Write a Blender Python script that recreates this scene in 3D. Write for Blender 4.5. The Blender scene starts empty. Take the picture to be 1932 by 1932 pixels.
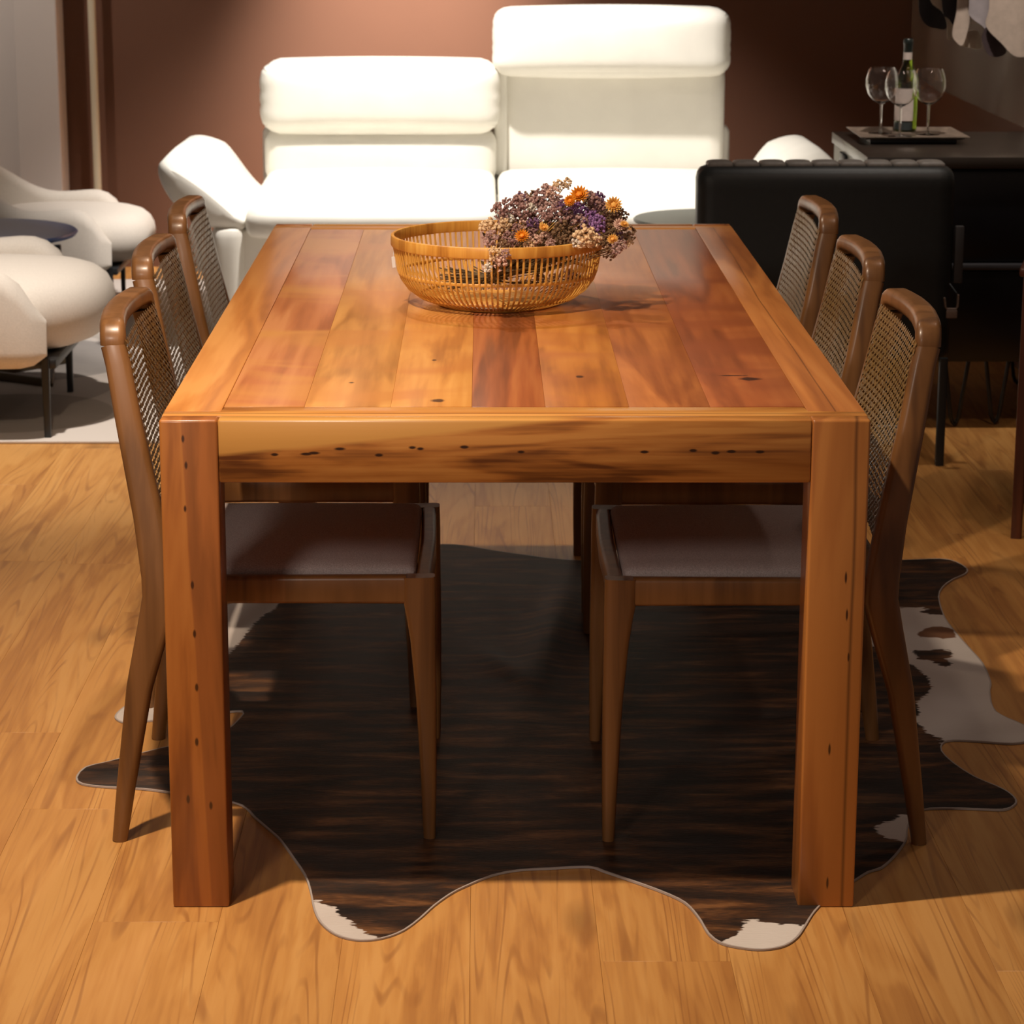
import bpy, bmesh, math, random
from math import sin, cos, pi, radians as R
from mathutils import Vector, Matrix, noise
from mathutils.geometry import delaunay_2d_cdt
random.seed(7)
S = bpy.context.scene
COL = S.collection

# ------------------------------------------------------------------ camera
PX = 1932
F_PX = 4900.0
PITCH = 0.23895907
cam_d = bpy.data.cameras.new('camera')
cam = bpy.data.objects.new('camera', cam_d); COL.objects.link(cam)
cam.location = (-0.04965, -3.82102, 1.57079)
cam.rotation_euler = (pi/2 - PITCH, 0, 0)
cam_d.sensor_width = 36.0
cam_d.lens = F_PX / PX * 36.0
cam_d.shift_x = (966 - 909.05) / PX
cam_d.clip_start = 0.05
cam_d.dof.use_dof = True
cam_d.dof.focus_distance = 4.3
cam_d.dof.aperture_fstop = 13
S.camera = cam

def at(u, v, y):
    """world point seen at photo pixel (u, v) on the plane Y = y"""
    a = (u - 909.05) / F_PX; b = -(v - 966) / F_PX
    c, s = cos(PITCH), sin(PITCH)
    dx, dy, dz = a, c + s*b, -s + c*b
    t = (y + 3.82102) / dy
    return Vector((-0.04965 + t*dx, y, 1.57079 + t*dz))

# ------------------------------------------------------------------ light and exposure
S.view_settings.view_transform = 'Standard'
S.view_settings.look = 'None'
S.view_settings.gamma = 1.0
S.view_settings.use_curve_mapping = False
S.view_settings.exposure = 0.82
w = bpy.data.worlds.new('world'); S.world = w; w.use_nodes = True
w.node_tree.nodes['Background'].inputs[0].default_value = (1.0, 0.80, 0.66, 1)
w.node_tree.nodes['Background'].inputs[1].default_value = 0.055

def spot(name, loc, target, power, angle, blend, size, color):
    d = bpy.data.lights.new(name, 'SPOT'); o = bpy.data.objects.new(name, d); COL.objects.link(o)
    o.location = loc
    o.rotation_euler = (Vector(target) - Vector(loc)).to_track_quat('-Z', 'Y').to_euler()
    d.energy = power; d.spot_size = R(angle); d.spot_blend = blend; d.shadow_soft_size = size; d.color = color
    return o
WARM = (1.0, 0.80, 0.60)
NEUT = (1.0, 0.90, 0.80)
spot('key_spot', (-0.72, -0.32, 2.78), (-0.62, 0.45, 0), 182, 104, 1.0, 0.035, WARM)
spot('left_spot', (-1.35, 2.9, 2.9), (-1.5, 3.45, 0.3), 210, 56, 1.0, 0.05, NEUT)
spot('sofa_spot', (-0.35, 4.95, 2.75), (-0.20, 5.75, 0.5), 262, 74, 0.6, 0.05, (1.0, .93, .86))
spot('wall_spot', (-0.34, 6.40, 2.75), (-0.36, 6.95, 0.95), 820, 48, 1.0, 0.08, NEUT)
spot('front_spot', (-1.3, -3.2, 2.25), (-0.25, 0.3, 0.45), 88, 34, 1.0, 0.22, (1.0, .86, .74))
spot('table_far_spot', (-0.5, 2.3, 2.9), (0.0, 1.6, 0.5), 75, 70, 1.0, 0.06, WARM)
spot('far_left_spot', (-2.3, 5.6, 2.9), (-2.0, 6.9, 0.9), 62, 70, 1.0, 0.06, NEUT)
spot('cabinet_spot', (1.15, 3.3, 2.9), (1.36, 4.2, 0.9), 80, 72, 1.0, 0.04, NEUT)
spot('right_spot', (1.5, 1.6, 2.9), (1.25, 2.2, 0.0), 16, 110, 1.0, 0.08, (1.0, .75, .6))

# ------------------------------------------------------------------ materials
def new_mat(name):
    m = bpy.data.materials.new(name); m.use_nodes = True
    nt = m.node_tree; b = nt.nodes['Principled BSDF']
    return m, nt, b
def N(nt, kind, **kw):
    n = nt.nodes.new(kind)
    for k, v in kw.items():
        if k.startswith('i_'): n.inputs[k[2:].replace('_', ' ')].default_value = v
        else: setattr(n, k, v)
    return n
def L(nt, a, b): nt.links.new(a, b)
def math_n(nt, op, a, b=None, clamp=False):
    n = nt.nodes.new('ShaderNodeMath'); n.operation = op; n.use_clamp = clamp
    for i, v in enumerate((a, b)):
        if v is None: continue
        if isinstance(v, (int, float)): n.inputs[i].default_value = v
        else: L(nt, v, n.inputs[i])
    return n.outputs[0]
def ramp(nt, fac, stops, interp='LINEAR'):
    n = nt.nodes.new('ShaderNodeValToRGB'); r = n.color_ramp; r.interpolation = interp
    while len(r.elements) < len(stops): r.elements.new(0.5)
    for e, (p, c) in zip(r.elements, stops):
        e.position = p; e.color = (c[0], c[1], c[2], 1) if not isinstance(c, (int, float)) else (c, c, c, 1)
    L(nt, fac, n.inputs[0]); return n.outputs[0]
def mixc(nt, fac, a, b, mode='MIX'):
    n = nt.nodes.new('ShaderNodeMix'); n.data_type = 'RGBA'; n.blend_type = mode
    if isinstance(fac, (int, float)): n.inputs[0].default_value = fac
    else: L(nt, fac, n.inputs[0])
    for i, v in ((6, a), (7, b)):
        if isinstance(v, tuple): n.inputs[i].default_value = (v[0], v[1], v[2], 1)
        else: L(nt, v, n.inputs[i])
    return n.outputs[2]
def bump(nt, b, h, strength=0.2, dist=0.002):
    n = nt.nodes.new('ShaderNodeBump'); n.inputs['Strength'].default_value = strength
    n.inputs['Distance'].default_value = dist; L(nt, h, n.inputs['Height']); L(nt, n.outputs[0], b.inputs['Normal'])
def coords(nt, scale, offset_random=False):
    tc = nt.nodes.new('ShaderNodeTexCoord'); v = tc.outputs['Object']
    if offset_random:
        oi = nt.nodes.new('ShaderNodeObjectInfo')
        r = math_n(nt, 'MULTIPLY', oi.outputs['Random'], 37.0)
        c = nt.nodes.new('ShaderNodeCombineXYZ'); L(nt, r, c.inputs[0]); L(nt, r, c.inputs[1]); L(nt, r, c.inputs[2])
        a = nt.nodes.new('ShaderNodeVectorMath'); a.operation = 'ADD'; L(nt, v, a.inputs[0]); L(nt, c.outputs[0], a.inputs[1]); v = a.outputs[0]
    m = nt.nodes.new('ShaderNodeMapping'); m.inputs['Scale'].default_value = scale; L(nt, v, m.inputs['Vector'])
    return tc.outputs['Object'], m.outputs[0]
def simple(name, col, rough=0.5, metal=0.0, coat=0.0, noise_amt=0.0, nscale=60, bumpy=0.0):
    m, nt, b = new_mat(name)
    b.inputs['Base Color'].default_value = (*col, 1); b.inputs['Roughness'].default_value = rough
    b.inputs['Metallic'].default_value = metal; b.inputs['Coat Weight'].default_value = coat
    if noise_amt or bumpy:
        _, v = coords(nt, (1, 1, 1))
        n = N(nt, 'ShaderNodeTexNoise', i_Scale=nscale, i_Detail=4.0); L(nt, v, n.inputs['Vector'])
        if noise_amt:
            dk = tuple(c*(1-noise_amt) for c in col); lt = tuple(min(1, c*(1+noise_amt)) for c in col)
            L(nt, ramp(nt, n.outputs['Fac'], [(0.3, dk), (0.7, lt)]), b.inputs['Base Color'])
        if bumpy: bump(nt, b, n.outputs['Fac'], bumpy, 0.003)
    return m
def wood(name, dark, mid, light, axis='Y', grain=1.0, rough=0.32, coat=0.25, spots=(), patches=None, rnd=False, fine=0.5, crack=None, two=None, wedge=None, knots=0.0):
    """grain runs along axis; spots: dark marks (x,y,z, rx,ry,rz) in object space"""
    m, nt, b = new_mat(name)
    k = {'X': 0, 'Y': 1, 'Z': 2}[axis]
    sc = [9*grain]*3; sc[k] = 0.9*grain
    raw, v = coords(nt, sc, rnd)
    n1 = N(nt, 'ShaderNodeTexNoise', i_Scale=1.0, i_Detail=5.0, i_Distortion=0.6); L(nt, v, n1.inputs['Vector'])
    sc2 = [90*grain]*3; sc2[k] = 3*grain
    _, v2 = coords(nt, sc2, rnd)
    n2 = N(nt, 'ShaderNodeTexNoise', i_Scale=1.0, i_Detail=3.0); L(nt, v2, n2.inputs['Vector'])
    # cathedral rings: sine of the broad noise
    rings = math_n(nt, 'SINE', math_n(nt, 'MULTIPLY', n1.outputs['Fac'], 42.0))
    rings = math_n(nt, 'MULTIPLY', rings, 0.10)
    f = math_n(nt, 'ADD', math_n(nt, 'ADD', n1.outputs['Fac'], rings), math_n(nt, 'MULTIPLY', math_n(nt, 'SUBTRACT', n2.outputs['Fac'], 0.5), fine))
    col = ramp(nt, f, [(0.26, dark), (0.5, mid), (0.72, light)])
    if patches:
        sp = [2.6]*3; sp[k] = 4.5
        _, v3 = coords(nt, sp, rnd)
        n3 = N(nt, 'ShaderNodeTexNoise', i_Scale=1.0, i_Detail=2.0, i_Distortion=0.8); L(nt, v3, n3.inputs['Vector'])
        col = mixc(nt, ramp(nt, n3.outputs['Fac'], [(0.45, 0.0), (0.62, 0.75)]), col, patches)
    sep = nt.nodes.new('ShaderNodeSeparateXYZ'); L(nt, raw, sep.inputs[0])
    if two:     # (axis index, position, colour) : the board beyond a wavy glue line has another colour
        ax, pos, c2, wid = two[:4]; slope = two[4] if len(two) > 4 else 0
        e = math_n(nt, 'ADD', sep.outputs[ax], math_n(nt, 'MULTIPLY', math_n(nt, 'SUBTRACT', n1.outputs['Fac'], 0.5), 0.012))
        if slope: e = math_n(nt, 'ADD', e, math_n(nt, 'MULTIPLY', math_n(nt, 'SUBTRACT', sep.outputs[2], .4), slope))
        msk = math_n(nt, 'MULTIPLY', math_n(nt, 'SUBTRACT', e, pos), 1.0/wid, clamp=True)
        c2n = ramp(nt, f, [(0.26, tuple(c*0.55 for c in c2)), (0.5, c2), (0.75, tuple(min(1, c*1.35) for c in c2))])
        col = mixc(nt, msk, col, c2n)
    if wedge:   # pale sapwood above a slanted line: z > z0 + slope*x
        z0, sl, c2 = wedge
        e = math_n(nt, 'SUBTRACT', sep.outputs[2], math_n(nt, 'MULTIPLY', sep.outputs[0], sl))
        e = math_n(nt, 'ADD', e, math_n(nt, 'MULTIPLY', math_n(nt, 'SUBTRACT', n1.outputs['Fac'], 0.5), 0.02))
        msk = math_n(nt, 'MULTIPLY', math_n(nt, 'SUBTRACT', e, z0), 160, clamp=True)
        col = mixc(nt, msk, col, c2)
    dk = None
    for s in spots:
        mp = nt.nodes.new('ShaderNodeVectorMath'); mp.operation = 'SUBTRACT'; L(nt, raw, mp.inputs[0]); mp.inputs[1].default_value = s[:3]
        dv = nt.nodes.new('ShaderNodeVectorMath'); dv.operation = 'DIVIDE'; L(nt, mp.outputs[0], dv.inputs[0]); dv.inputs[1].default_value = s[3:6]
        ln = nt.nodes.new('ShaderNodeVectorMath'); ln.operation = 'LENGTH'; L(nt, dv.outputs[0], ln.inputs[0])
        d = math_n(nt, 'ADD', ln.outputs['Value'], math_n(nt, 'MULTIPLY', math_n(nt, 'SUBTRACT', n2.outputs['Fac'], 0.5), 1.2))
        sm = math_n(nt, 'MULTIPLY', math_n(nt, 'SUBTRACT', 1.3, d), 1.6, clamp=True)
        dk = sm if dk is None else math_n(nt, 'MAXIMUM', dk, sm)
    if knots:
        sk = [3.2]*3; sk[k] = 1.3
        _, vk = coords(nt, sk, rnd)
        vo = N(nt, 'ShaderNodeTexVoronoi', i_Scale=1.0); L(nt, vk, vo.inputs['Vector'])
        sm = ramp(nt, vo.outputs['Distance'], [(0.03, knots), (0.13, 0.0)])
        dk = sm if dk is None else math_n(nt, 'MAXIMUM', dk, sm)
    if crack:
        ax, pos, wid = crack
        e = math_n(nt, 'ABSOLUTE', math_n(nt, 'SUBTRACT', math_n(nt, 'ADD', sep.outputs[ax], math_n(nt, 'MULTIPLY', math_n(nt, 'SUBTRACT', n1.outputs['Fac'], 0.5), 0.03)), pos))
        sm = math_n(nt, 'MULTIPLY', math_n(nt, 'SUBTRACT', 1.0, math_n(nt, 'DIVIDE', e, wid)), 0.7, clamp=True)
        dk = sm if dk is None else math_n(nt, 'MAXIMUM', dk, sm)
    if dk is not None:
        col = mixc(nt, dk, col, tuple(c*0.28 for c in dark))
    L(nt, col, b.inputs['Base Color'])
    b.inputs['Roughness'].default_value = rough; b.inputs['Coat Weight'].default_value = coat
    b.inputs['Coat Roughness'].default_value = 0.18
    bump(nt, b, n2.outputs['Fac'], 0.08, 0.001)
    return m

M = {}
FLOOR_M = wood('laminate_oak', (.44, .190, .050), (.56, .265, .072), (.62, .315, .095), 'Y', 1.0, rough=0.42, coat=0.0, rnd=True, fine=0.5, knots=0.45)
nt = FLOOR_M.node_tree; b = nt.nodes['Principled BSDF']
src = b.inputs['Base Color'].links[0].from_socket
_, vv_ = coords(nt, (8.5, .42, 8.5), True)
na = N(nt, 'ShaderNodeTexNoise', i_Scale=1.0, i_Detail=1.5, i_Distortion=0.25); L(nt, vv_, na.inputs['Vector'])
ln_ = math_n(nt, 'SINE', math_n(nt, 'MULTIPLY', na.outputs['Fac'], 150.0))
_, vw_ = coords(nt, (30, 2.0, 30), True)
nb_ = N(nt, 'ShaderNodeTexNoise', i_Scale=1.0, i_Detail=3.0); L(nt, vw_, nb_.inputs['Vector'])
lines = math_n(nt, 'MULTIPLY', ramp(nt, ln_, [(.55, 0.0), (.98, 1.0)]), ramp(nt, nb_.outputs['Fac'], [(.40, 0.0), (.62, .55)]))
src = mixc(nt, lines, src, (.27, .10, .028))
oi = nt.nodes.new('ShaderNodeObjectInfo')
hv = nt.nodes.new('ShaderNodeHueSaturation'); L(nt, src, hv.inputs['Color'])
L(nt, math_n(nt, 'ADD', math_n(nt, 'MULTIPLY', oi.outputs['Random'], 0.12), 0.96), hv.inputs['Value']); L(nt, hv.outputs[0], b.inputs['Base Color'])

CH = wood('chair_wood', (.095, .038, .011), (.168, .072, .021), (.23, .103, .035), 'Z', 0.8, rough=0.38, coat=0.15, fine=0.25)
M['cane'] = simple('cane', (.20, .115, .036), 0.42, coat=0.1, noise_amt=0.25, nscale=90)
M['linen'] = simple('linen', (.37, .31, .30), 0.9, noise_amt=0.22, nscale=420, bumpy=0.35)
M['sofa'] = simple('sofa_leather', (.80, .775, .70), 0.55, noise_amt=0.03, nscale=8, bumpy=0.04)
M['boucle'] = simple('cream_fabric', (.66, .60, .53), 0.85, noise_amt=0.05, nscale=200, bumpy=0.15)
M['black_metal'] = simple('black_metal', (.012, .014, .016), 0.4)
M['bronze'] = simple('bronze_metal', (.10, .07, .035), 0.4, metal=0.4)
M['blue'] = simple('blue_lacquer', (.075, .12, .26), 0.28, noise_amt=0.1, nscale=6)
M['slate'] = simple('slate_grey_top', (.085, .095, .085), 0.35, noise_amt=0.1, nscale=8)
M['brown_wall'] = simple('brown_wall_paint', (.125, .052, .027), 0.75, noise_amt=0.03, nscale=3)
M['white_wall'] = simple('white_wall_paint', (.60, .53, .49), 0.8, noise_amt=0.02, nscale=3)
M['cream_metal'] = simple('cream_metal', (.60, .52, .38), 0.35)
M['black_leather'] = simple('black_leather', (.0075, .009, .009), 0.48, noise_amt=0.15, nscale=60, bumpy=0.1)
M['lit_leather'] = simple('lit_leather_top', (.20, .18, .16), 0.55, noise_amt=0.15, nscale=60, bumpy=0.1)  # light caught by the bench's top edge, painted as a paler leather colour
M['black_lacquer'] = simple('black_lacquer', (.006, .006, .008), 0.3)
M['dark_glass'] = simple('dark_glass_top', (.035, .026, .020), 0.28, coat=0.1)
M['white_panel'] = simple('white_cabinet_panel', (.36, .37, .33), 0.5)
M['taupe'] = simple('taupe_strap', (.14, .095, .075), 0.8, noise_amt=0.2, nscale=300)
M['bamboo'] = wood('bamboo', (.38, .15, .022), (.60, .28, .045), (.70, .38, .08), 'Z', 2.0, rough=0.4, coat=0.15, fine=0.3)
M['tray'] = simple('tray_metal', (.24, .18, .14), 0.35, noise_amt=0.35, nscale=30)
M['red_wood'] = wood('reddish_wood', (.055, .014, .007), (.11, .03, .014), (.16, .05, .022), 'Z', 1.0, rough=0.35)
M['orange_wood'] = wood('orange_drawer_wood', (.20, .06, .015), (.33, .12, .03), (.42, .18, .05), 'X', 1.0, rough=0.35)
def glass(name, col, rough=0.0, ior=1.45):
    m, nt, b = new_mat(name)
    b.inputs['Base Color'].default_value = (*col, 1); b.inputs['Transmission Weight'].default_value = 1
    b.inputs['Roughness'].default_value = rough; b.inputs['IOR'].default_value = ior
    return m
M['glass'] = glass('clear_glass', (1, 1, 1))
M['green_glass'] = glass('green_bottle_glass', (.13, .19, .012))
M['label'] = simple('paper_label', (.62, .52, .47), 0.7, noise_amt=0.05, nscale=80)
M['foil'] = simple('dark_foil_capsule', (.01, .016, .014), 0.35)
m, nt, b = new_mat('grey_mirror_panel'); M['mirror'] = m
b.inputs['Metallic'].default_value = 0.3; b.inputs['Coat Weight'].default_value = .6; b.inputs['Roughness'].default_value = 0.07
_, v = coords(nt, (0.1, 2.2, 0.1)); n = N(nt, 'ShaderNodeTexNoise', i_Scale=1.0, i_Detail=1.0); L(nt, v, n.inputs['Vector'])
L(nt, ramp(nt, n.outputs['Fac'], [(.4, (.30, .255, .215)), (.6, (.46, .42, .36))]), b.inputs['Base Color'])
m, nt, b = new_mat('patterned_rug'); M['rug'] = m     # pale rug with large overlapping taupe circles
raw, v = coords(nt, (1, 1, 1))
col = None
base = (.62, .56, .51)
cs = [(-1.46, 3.86, .30, (.43, .38, .33)), (-1.62, 4.75, .42, (.36, .33, .31)), (-1.15, 5.4, .35, (.46, .41, .36)), (-2.2, 4.2, .4, (.40, .36, .32)),
      (0.95, 3.55, .3, (.33, .30, .27)), (0.2, 4.2, .4, (.45, .40, .35)), (-0.5, 3.9, .32, (.40, .36, .32)), (-2.3, 5.6, .45, (.44, .39, .35))]
nz = N(nt, 'ShaderNodeTexNoise', i_Scale=5.0, i_Detail=4.0); L(nt, v, nz.inputs['Vector'])
cur = base
for (x, y, r, c) in cs:
    sub = nt.nodes.new('ShaderNodeVectorMath'); sub.operation = 'DISTANCE'; L(nt, raw, sub.inputs[0]); sub.inputs[1].default_value = (x, y, 0)
    msk = math_n(nt, 'MULTIPLY', math_n(nt, 'SUBTRACT', r, sub.outputs['Value']), 120, clamp=True)
    msk = math_n(nt, 'MULTIPLY', msk, ramp(nt, nz.outputs['Fac'], [(.3, .75), (.6, 1.0)]))
    cur = mixc(nt, msk, cur, c)
L(nt, cur, b.inputs['Base Color']); b.inputs['Roughness'].default_value = 0.95

# ------------------------------------------------------------------ helpers
def link(o, parent=None):
    COL.objects.link(o)
    if parent: o.parent = parent
    return o
def mesh_obj(name, bm, mat, parent=None, smooth=True):
    me = bpy.data.meshes.new(name); bmesh.ops.recalc_face_normals(bm, faces=bm.faces); bm.to_mesh(me); bm.free()
    me.materials.append(mat)
    if smooth:
        me.polygons.foreach_set('use_smooth', [True]*len(me.polygons)); me.set_sharp_from_angle(angle=R(38))
    return link(bpy.data.objects.new(name, me), parent)
def tag(o, label, cat=None, group=None, kind=None):
    if label: o['label'] = label
    if cat: o['category'] = cat
    if group: o['group'] = group
    if kind: o['kind'] = kind
    return o
def empty(name, loc, label, cat, group=None, rz=0):
    o = bpy.data.objects.new(name, None); o.empty_display_size = 0.1; COL.objects.link(o)
    o.location = loc; o.rotation_euler.z = rz
    return tag(o, label, cat, group)
def copy_tree(o, parent=None):
    kids = list(o.children)
    c = o.copy(); COL.objects.link(c); c.parent = parent
    for ch in kids: copy_tree(ch, c)
    return c
def BM(): return bmesh.new()
def box(bm, x0, x1, y0, y1, z0, z1, bev=0.0, seg=2):
    t = bmesh.new()
    vs = [t.verts.new((x, y, z)) for z in (z0, z1) for x, y in ((x0, y0), (x1, y0), (x1, y1), (x0, y1))]
    for f in ((3, 2, 1, 0), (4, 5, 6, 7), (0, 1, 5, 4), (1, 2, 6, 5), (2, 3, 7, 6), (3, 0, 4, 7)): t.faces.new([vs[i] for i in f])
    if bev: bmesh.ops.bevel(t, geom=list(t.edges), offset=bev, segments=seg, profile=0.5, affect='EDGES')
    add(bm, t)
def add(bm, t, mat=None):
    if mat is not None: bmesh.ops.transform(t, matrix=mat, verts=t.verts)
    me = bpy.data.meshes.new('tmp'); t.to_mesh(me); t.free(); bm.from_mesh(me); bpy.data.meshes.remove(me)
def loft(bm, rings, cap=True, closed=False):
    vr = [[bm.verts.new(p) for p in r] for r in rings]
    n = len(vr[0]); m = len(vr)
    for i in range(m if closed else m-1):
        a, c = vr[i], vr[(i+1) % m]
        for j in range(n):
            bm.faces.new((a[j], a[(j+1) % n], c[(j+1) % n], c[j]))
    if cap and not closed:
        bm.faces.new(list(reversed(vr[0]))); bm.faces.new(vr[-1])
def rrect(w, h, r, n=3):
    r = min(r, w*0.499, h*0.499); pts = []
    for cx, cy, a0 in ((w/2-r, h/2-r, 0), (-w/2+r, h/2-r, 90), (-w/2+r, -h/2+r, 180), (w/2-r, -h/2+r, 270)):
        for i in range(n+1):
            a = R(a0 + 90*i/n); pts.append((cx + r*cos(a), cy + r*sin(a)))
    return pts
def sweep(bm, path, sizes, ref=Vector((1, 0, 0)), rad=0.01, n=3, cap=True, shrink_ends=False):
    """rounded-rect section along path; size[0] lies along ref, size[1] across"""
    P = [Vector(p) for p in path]; rings = []
    for i, p in enumerate(P):
        t = (P[min(i+1, len(P)-1)] - P[max(i-1, 0)]).normalized()
        a = (ref - ref.dot(t)*t).normalized(); c = t.cross(a)
        s = sizes[i] if isinstance(sizes, list) else sizes
        rings.append([p + a*u + c*v for u, v in rrect(s[0], s[1], rad, n)])
    if shrink_ends:
        for idx, sgn in ((0, -1), (-1, 1)):
            c = sum(rings[idx], Vector())/len(rings[idx]); tt = (P[1]-P[0]).normalized() if idx == 0 else (P[-1]-P[-2]).normalized()
            new = [c + (q-c)*0.72 + tt*sgn*rad*0.6 for q in rings[idx]]
            if idx == 0: rings.insert(0, new)
            else: rings.append(new)
    loft(bm, rings, cap)
def tube(bm, path, r, n=8, cap=True):
    P = [Vector(p) for p in path]; rings = []
    up = Vector((0.13, 0.27, 0.95)).normalized()
    for i, p in enumerate(P):
        t = (P[min(i+1, len(P)-1)] - P[max(i-1, 0)]).normalized()
        a = (up - up.dot(t)*t)
        if a.length < 0.1: a = Vector((1, 0, 0)) - t*t.x
        a.normalize(); c = t.cross(a); rr = r[i] if isinstance(r, list) else r
        rings.append([p + a*rr*cos(2*pi*k/n) + c*rr*sin(2*pi*k/n) for k in range(n)])
    loft(bm, rings, cap)
def lathe(bm, prof, c=(0, 0, 0), n=32, close=False):
    rings = [[Vector((c[0] + r*cos(2*pi*k/n), c[1] + r*sin(2*pi*k/n), c[2] + z)) for k in range(n)] for r, z in prof]
    loft(bm, rings, cap=not close, closed=close)
def soft(bm, c, s, r, puff=(0, 0, 0), n=14, fn=None):
    """rounded, puffed cushion centred at c with full size s"""
    t = bmesh.new(); bmesh.ops.create_cube(t, size=2.0); bmesh.ops.subdivide_edges(t, edges=t.edges, cuts=n, use_grid_fill=True)
    h = Vector(s)/2
    for v in t.verts:
        x, y, z = v.co
        # ease towards the edges so that the corner radius gets enough vertices
        q = Vector([math.copysign(1-(1-abs(a))**1.5, a) for a in (x, y, z)])
        p = Vector((q.x*h.x, q.y*h.y, q.z*h.z))
        i = Vector([max(-(hh-r), min(hh-r, a)) for a, hh in zip(p, h)])
        d = p - i
        if d.length > 1e-9: p = i + d.normalized()*r
        ux, uy, uz = q
        p.x += puff[0]*math.copysign(1, ux)*abs(ux)*(1-uy*uy)*(1-uz*uz)
        p.y += puff[1]*math.copysign(1, uy)*abs(uy)*(1-ux*ux)*(1-uz*uz)
        p.z += puff[2]*math.copysign(1, uz)*abs(uz)*(1-ux*ux)*(1-uy*uy)
        if fn: p = fn(p, q)
        v.co = p + Vector(c)
    add(bm, t)
def catmull(pts, k=6):
    out = []; n = len(pts)
    for i in range(n):
        p0, p1, p2, p3 = (Vector(pts[(i+j-1) % n]) for j in range(4))
        for s in range(k):
            t = s/k
            out.append(0.5*((2*p1) + (-p0+p2)*t + (2*p0-5*p1+4*p2-p3)*t*t + (-p0+3*p1-3*p2+p3)*t*t*t))
    return out

# ================================================================== THE SETTING
floor = bpy.data.objects.new('floor', None); COL.objects.link(floor); floor['kind'] = 'structure'
PW, PLEN = 0.195, 1.25
bm = BM(); box(bm, -PW/2+.00012, PW/2-.00012, -PLEN/2+.00012, PLEN/2-.00012, -0.012, 0.0, 0.0004, 1)
pl = mesh_obj('plank', bm, FLOOR_M, floor)
pm = pl.data; first = True
for i in range(-16, 10):
    off = random.uniform(0, PLEN)
    for j in range(-1, 9):
        y = -0.9 + j*PLEN - off
        if y - PLEN/2 > 7.0 or y + PLEN/2 < -1.2: continue
        if first: o = pl; first = False
        else: o = bpy.data.objects.new('plank', pm); link(o, floor)
        o.location = (0.03 + i*PW, y, 0)
bm = BM(); box(bm, -3.3, 2.1, -2.4, 8.6, -0.05, -0.0125); mesh_obj('subfloor', bm, simple('subfloor', (.12, .06, .03), .9), floor, False)
bm = BM(); box(bm, -3.3, 1.72, 6.95, 7.07, 0, 3.2); wb = tag(mesh_obj('wall_back', bm, M['brown_wall'], None, False), 'dark brown painted back wall behind the sofa', kind='structure')
bm = BM(); box(bm, 1.72, 1.86, 1.0, 7.07, 0, 3.2); wr = tag(mesh_obj('wall_right', bm, M['brown_wall'], None, False), 'dark brown side wall below the mirror panel', kind='structure')
bm = BM(); box(bm, -3.3, -1.93, 6.80, 6.94, 0, 3.2, .004); tag(mesh_obj('wall_left', bm, M['white_wall'], None, False), 'white wall section at the left', kind='structure')
bm = BM(); box(bm, -1.93, -1.755, 6.76, 6.94, 0, 3.2, .006); tag(mesh_obj('trim_1', bm, M['white_wall'], None, False), 'white pillar edge between the white wall and the brown wall', kind='structure')
bm = BM(); box(bm, 1.700, 1.719, 2.0, 6.93, .79, 2.9, .003)
tag(mesh_obj('mirror_panel', bm, M['mirror'], None, False), 'smoky grey mirror panel on the right wall above the black cabinet', 'mirror')
bm = BM()
box(bm, -3.2, 1.2, 3.45, 6.55, 0.001, 0.008, .002)
tag(mesh_obj('area_rug', bm, M['rug'], None), 'pale beige rug with taupe circles under the cream armchairs and sofa', 'rug')

# cream pole by the brown wall
bm = BM(); tube(bm, [(-1.627, 6.86, 0.012), (-1.627, 6.86, 3.2)], 0.0165, 16)
o = empty('standing_pole', (0, 0, 0), 'thin cream metal pole standing before the brown wall, beside the white pillar', 'pole')
mesh_obj('pole', bm, M['cream_metal'], o)
bm = BM(); lathe(bm, [(.05, 0), (.05, .008), (.03, .012), (.0, .012)][:3], (-1.627, 6.86, 0), 24); mesh_obj('base_plate', bm, M['cream_metal'], o)

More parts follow.
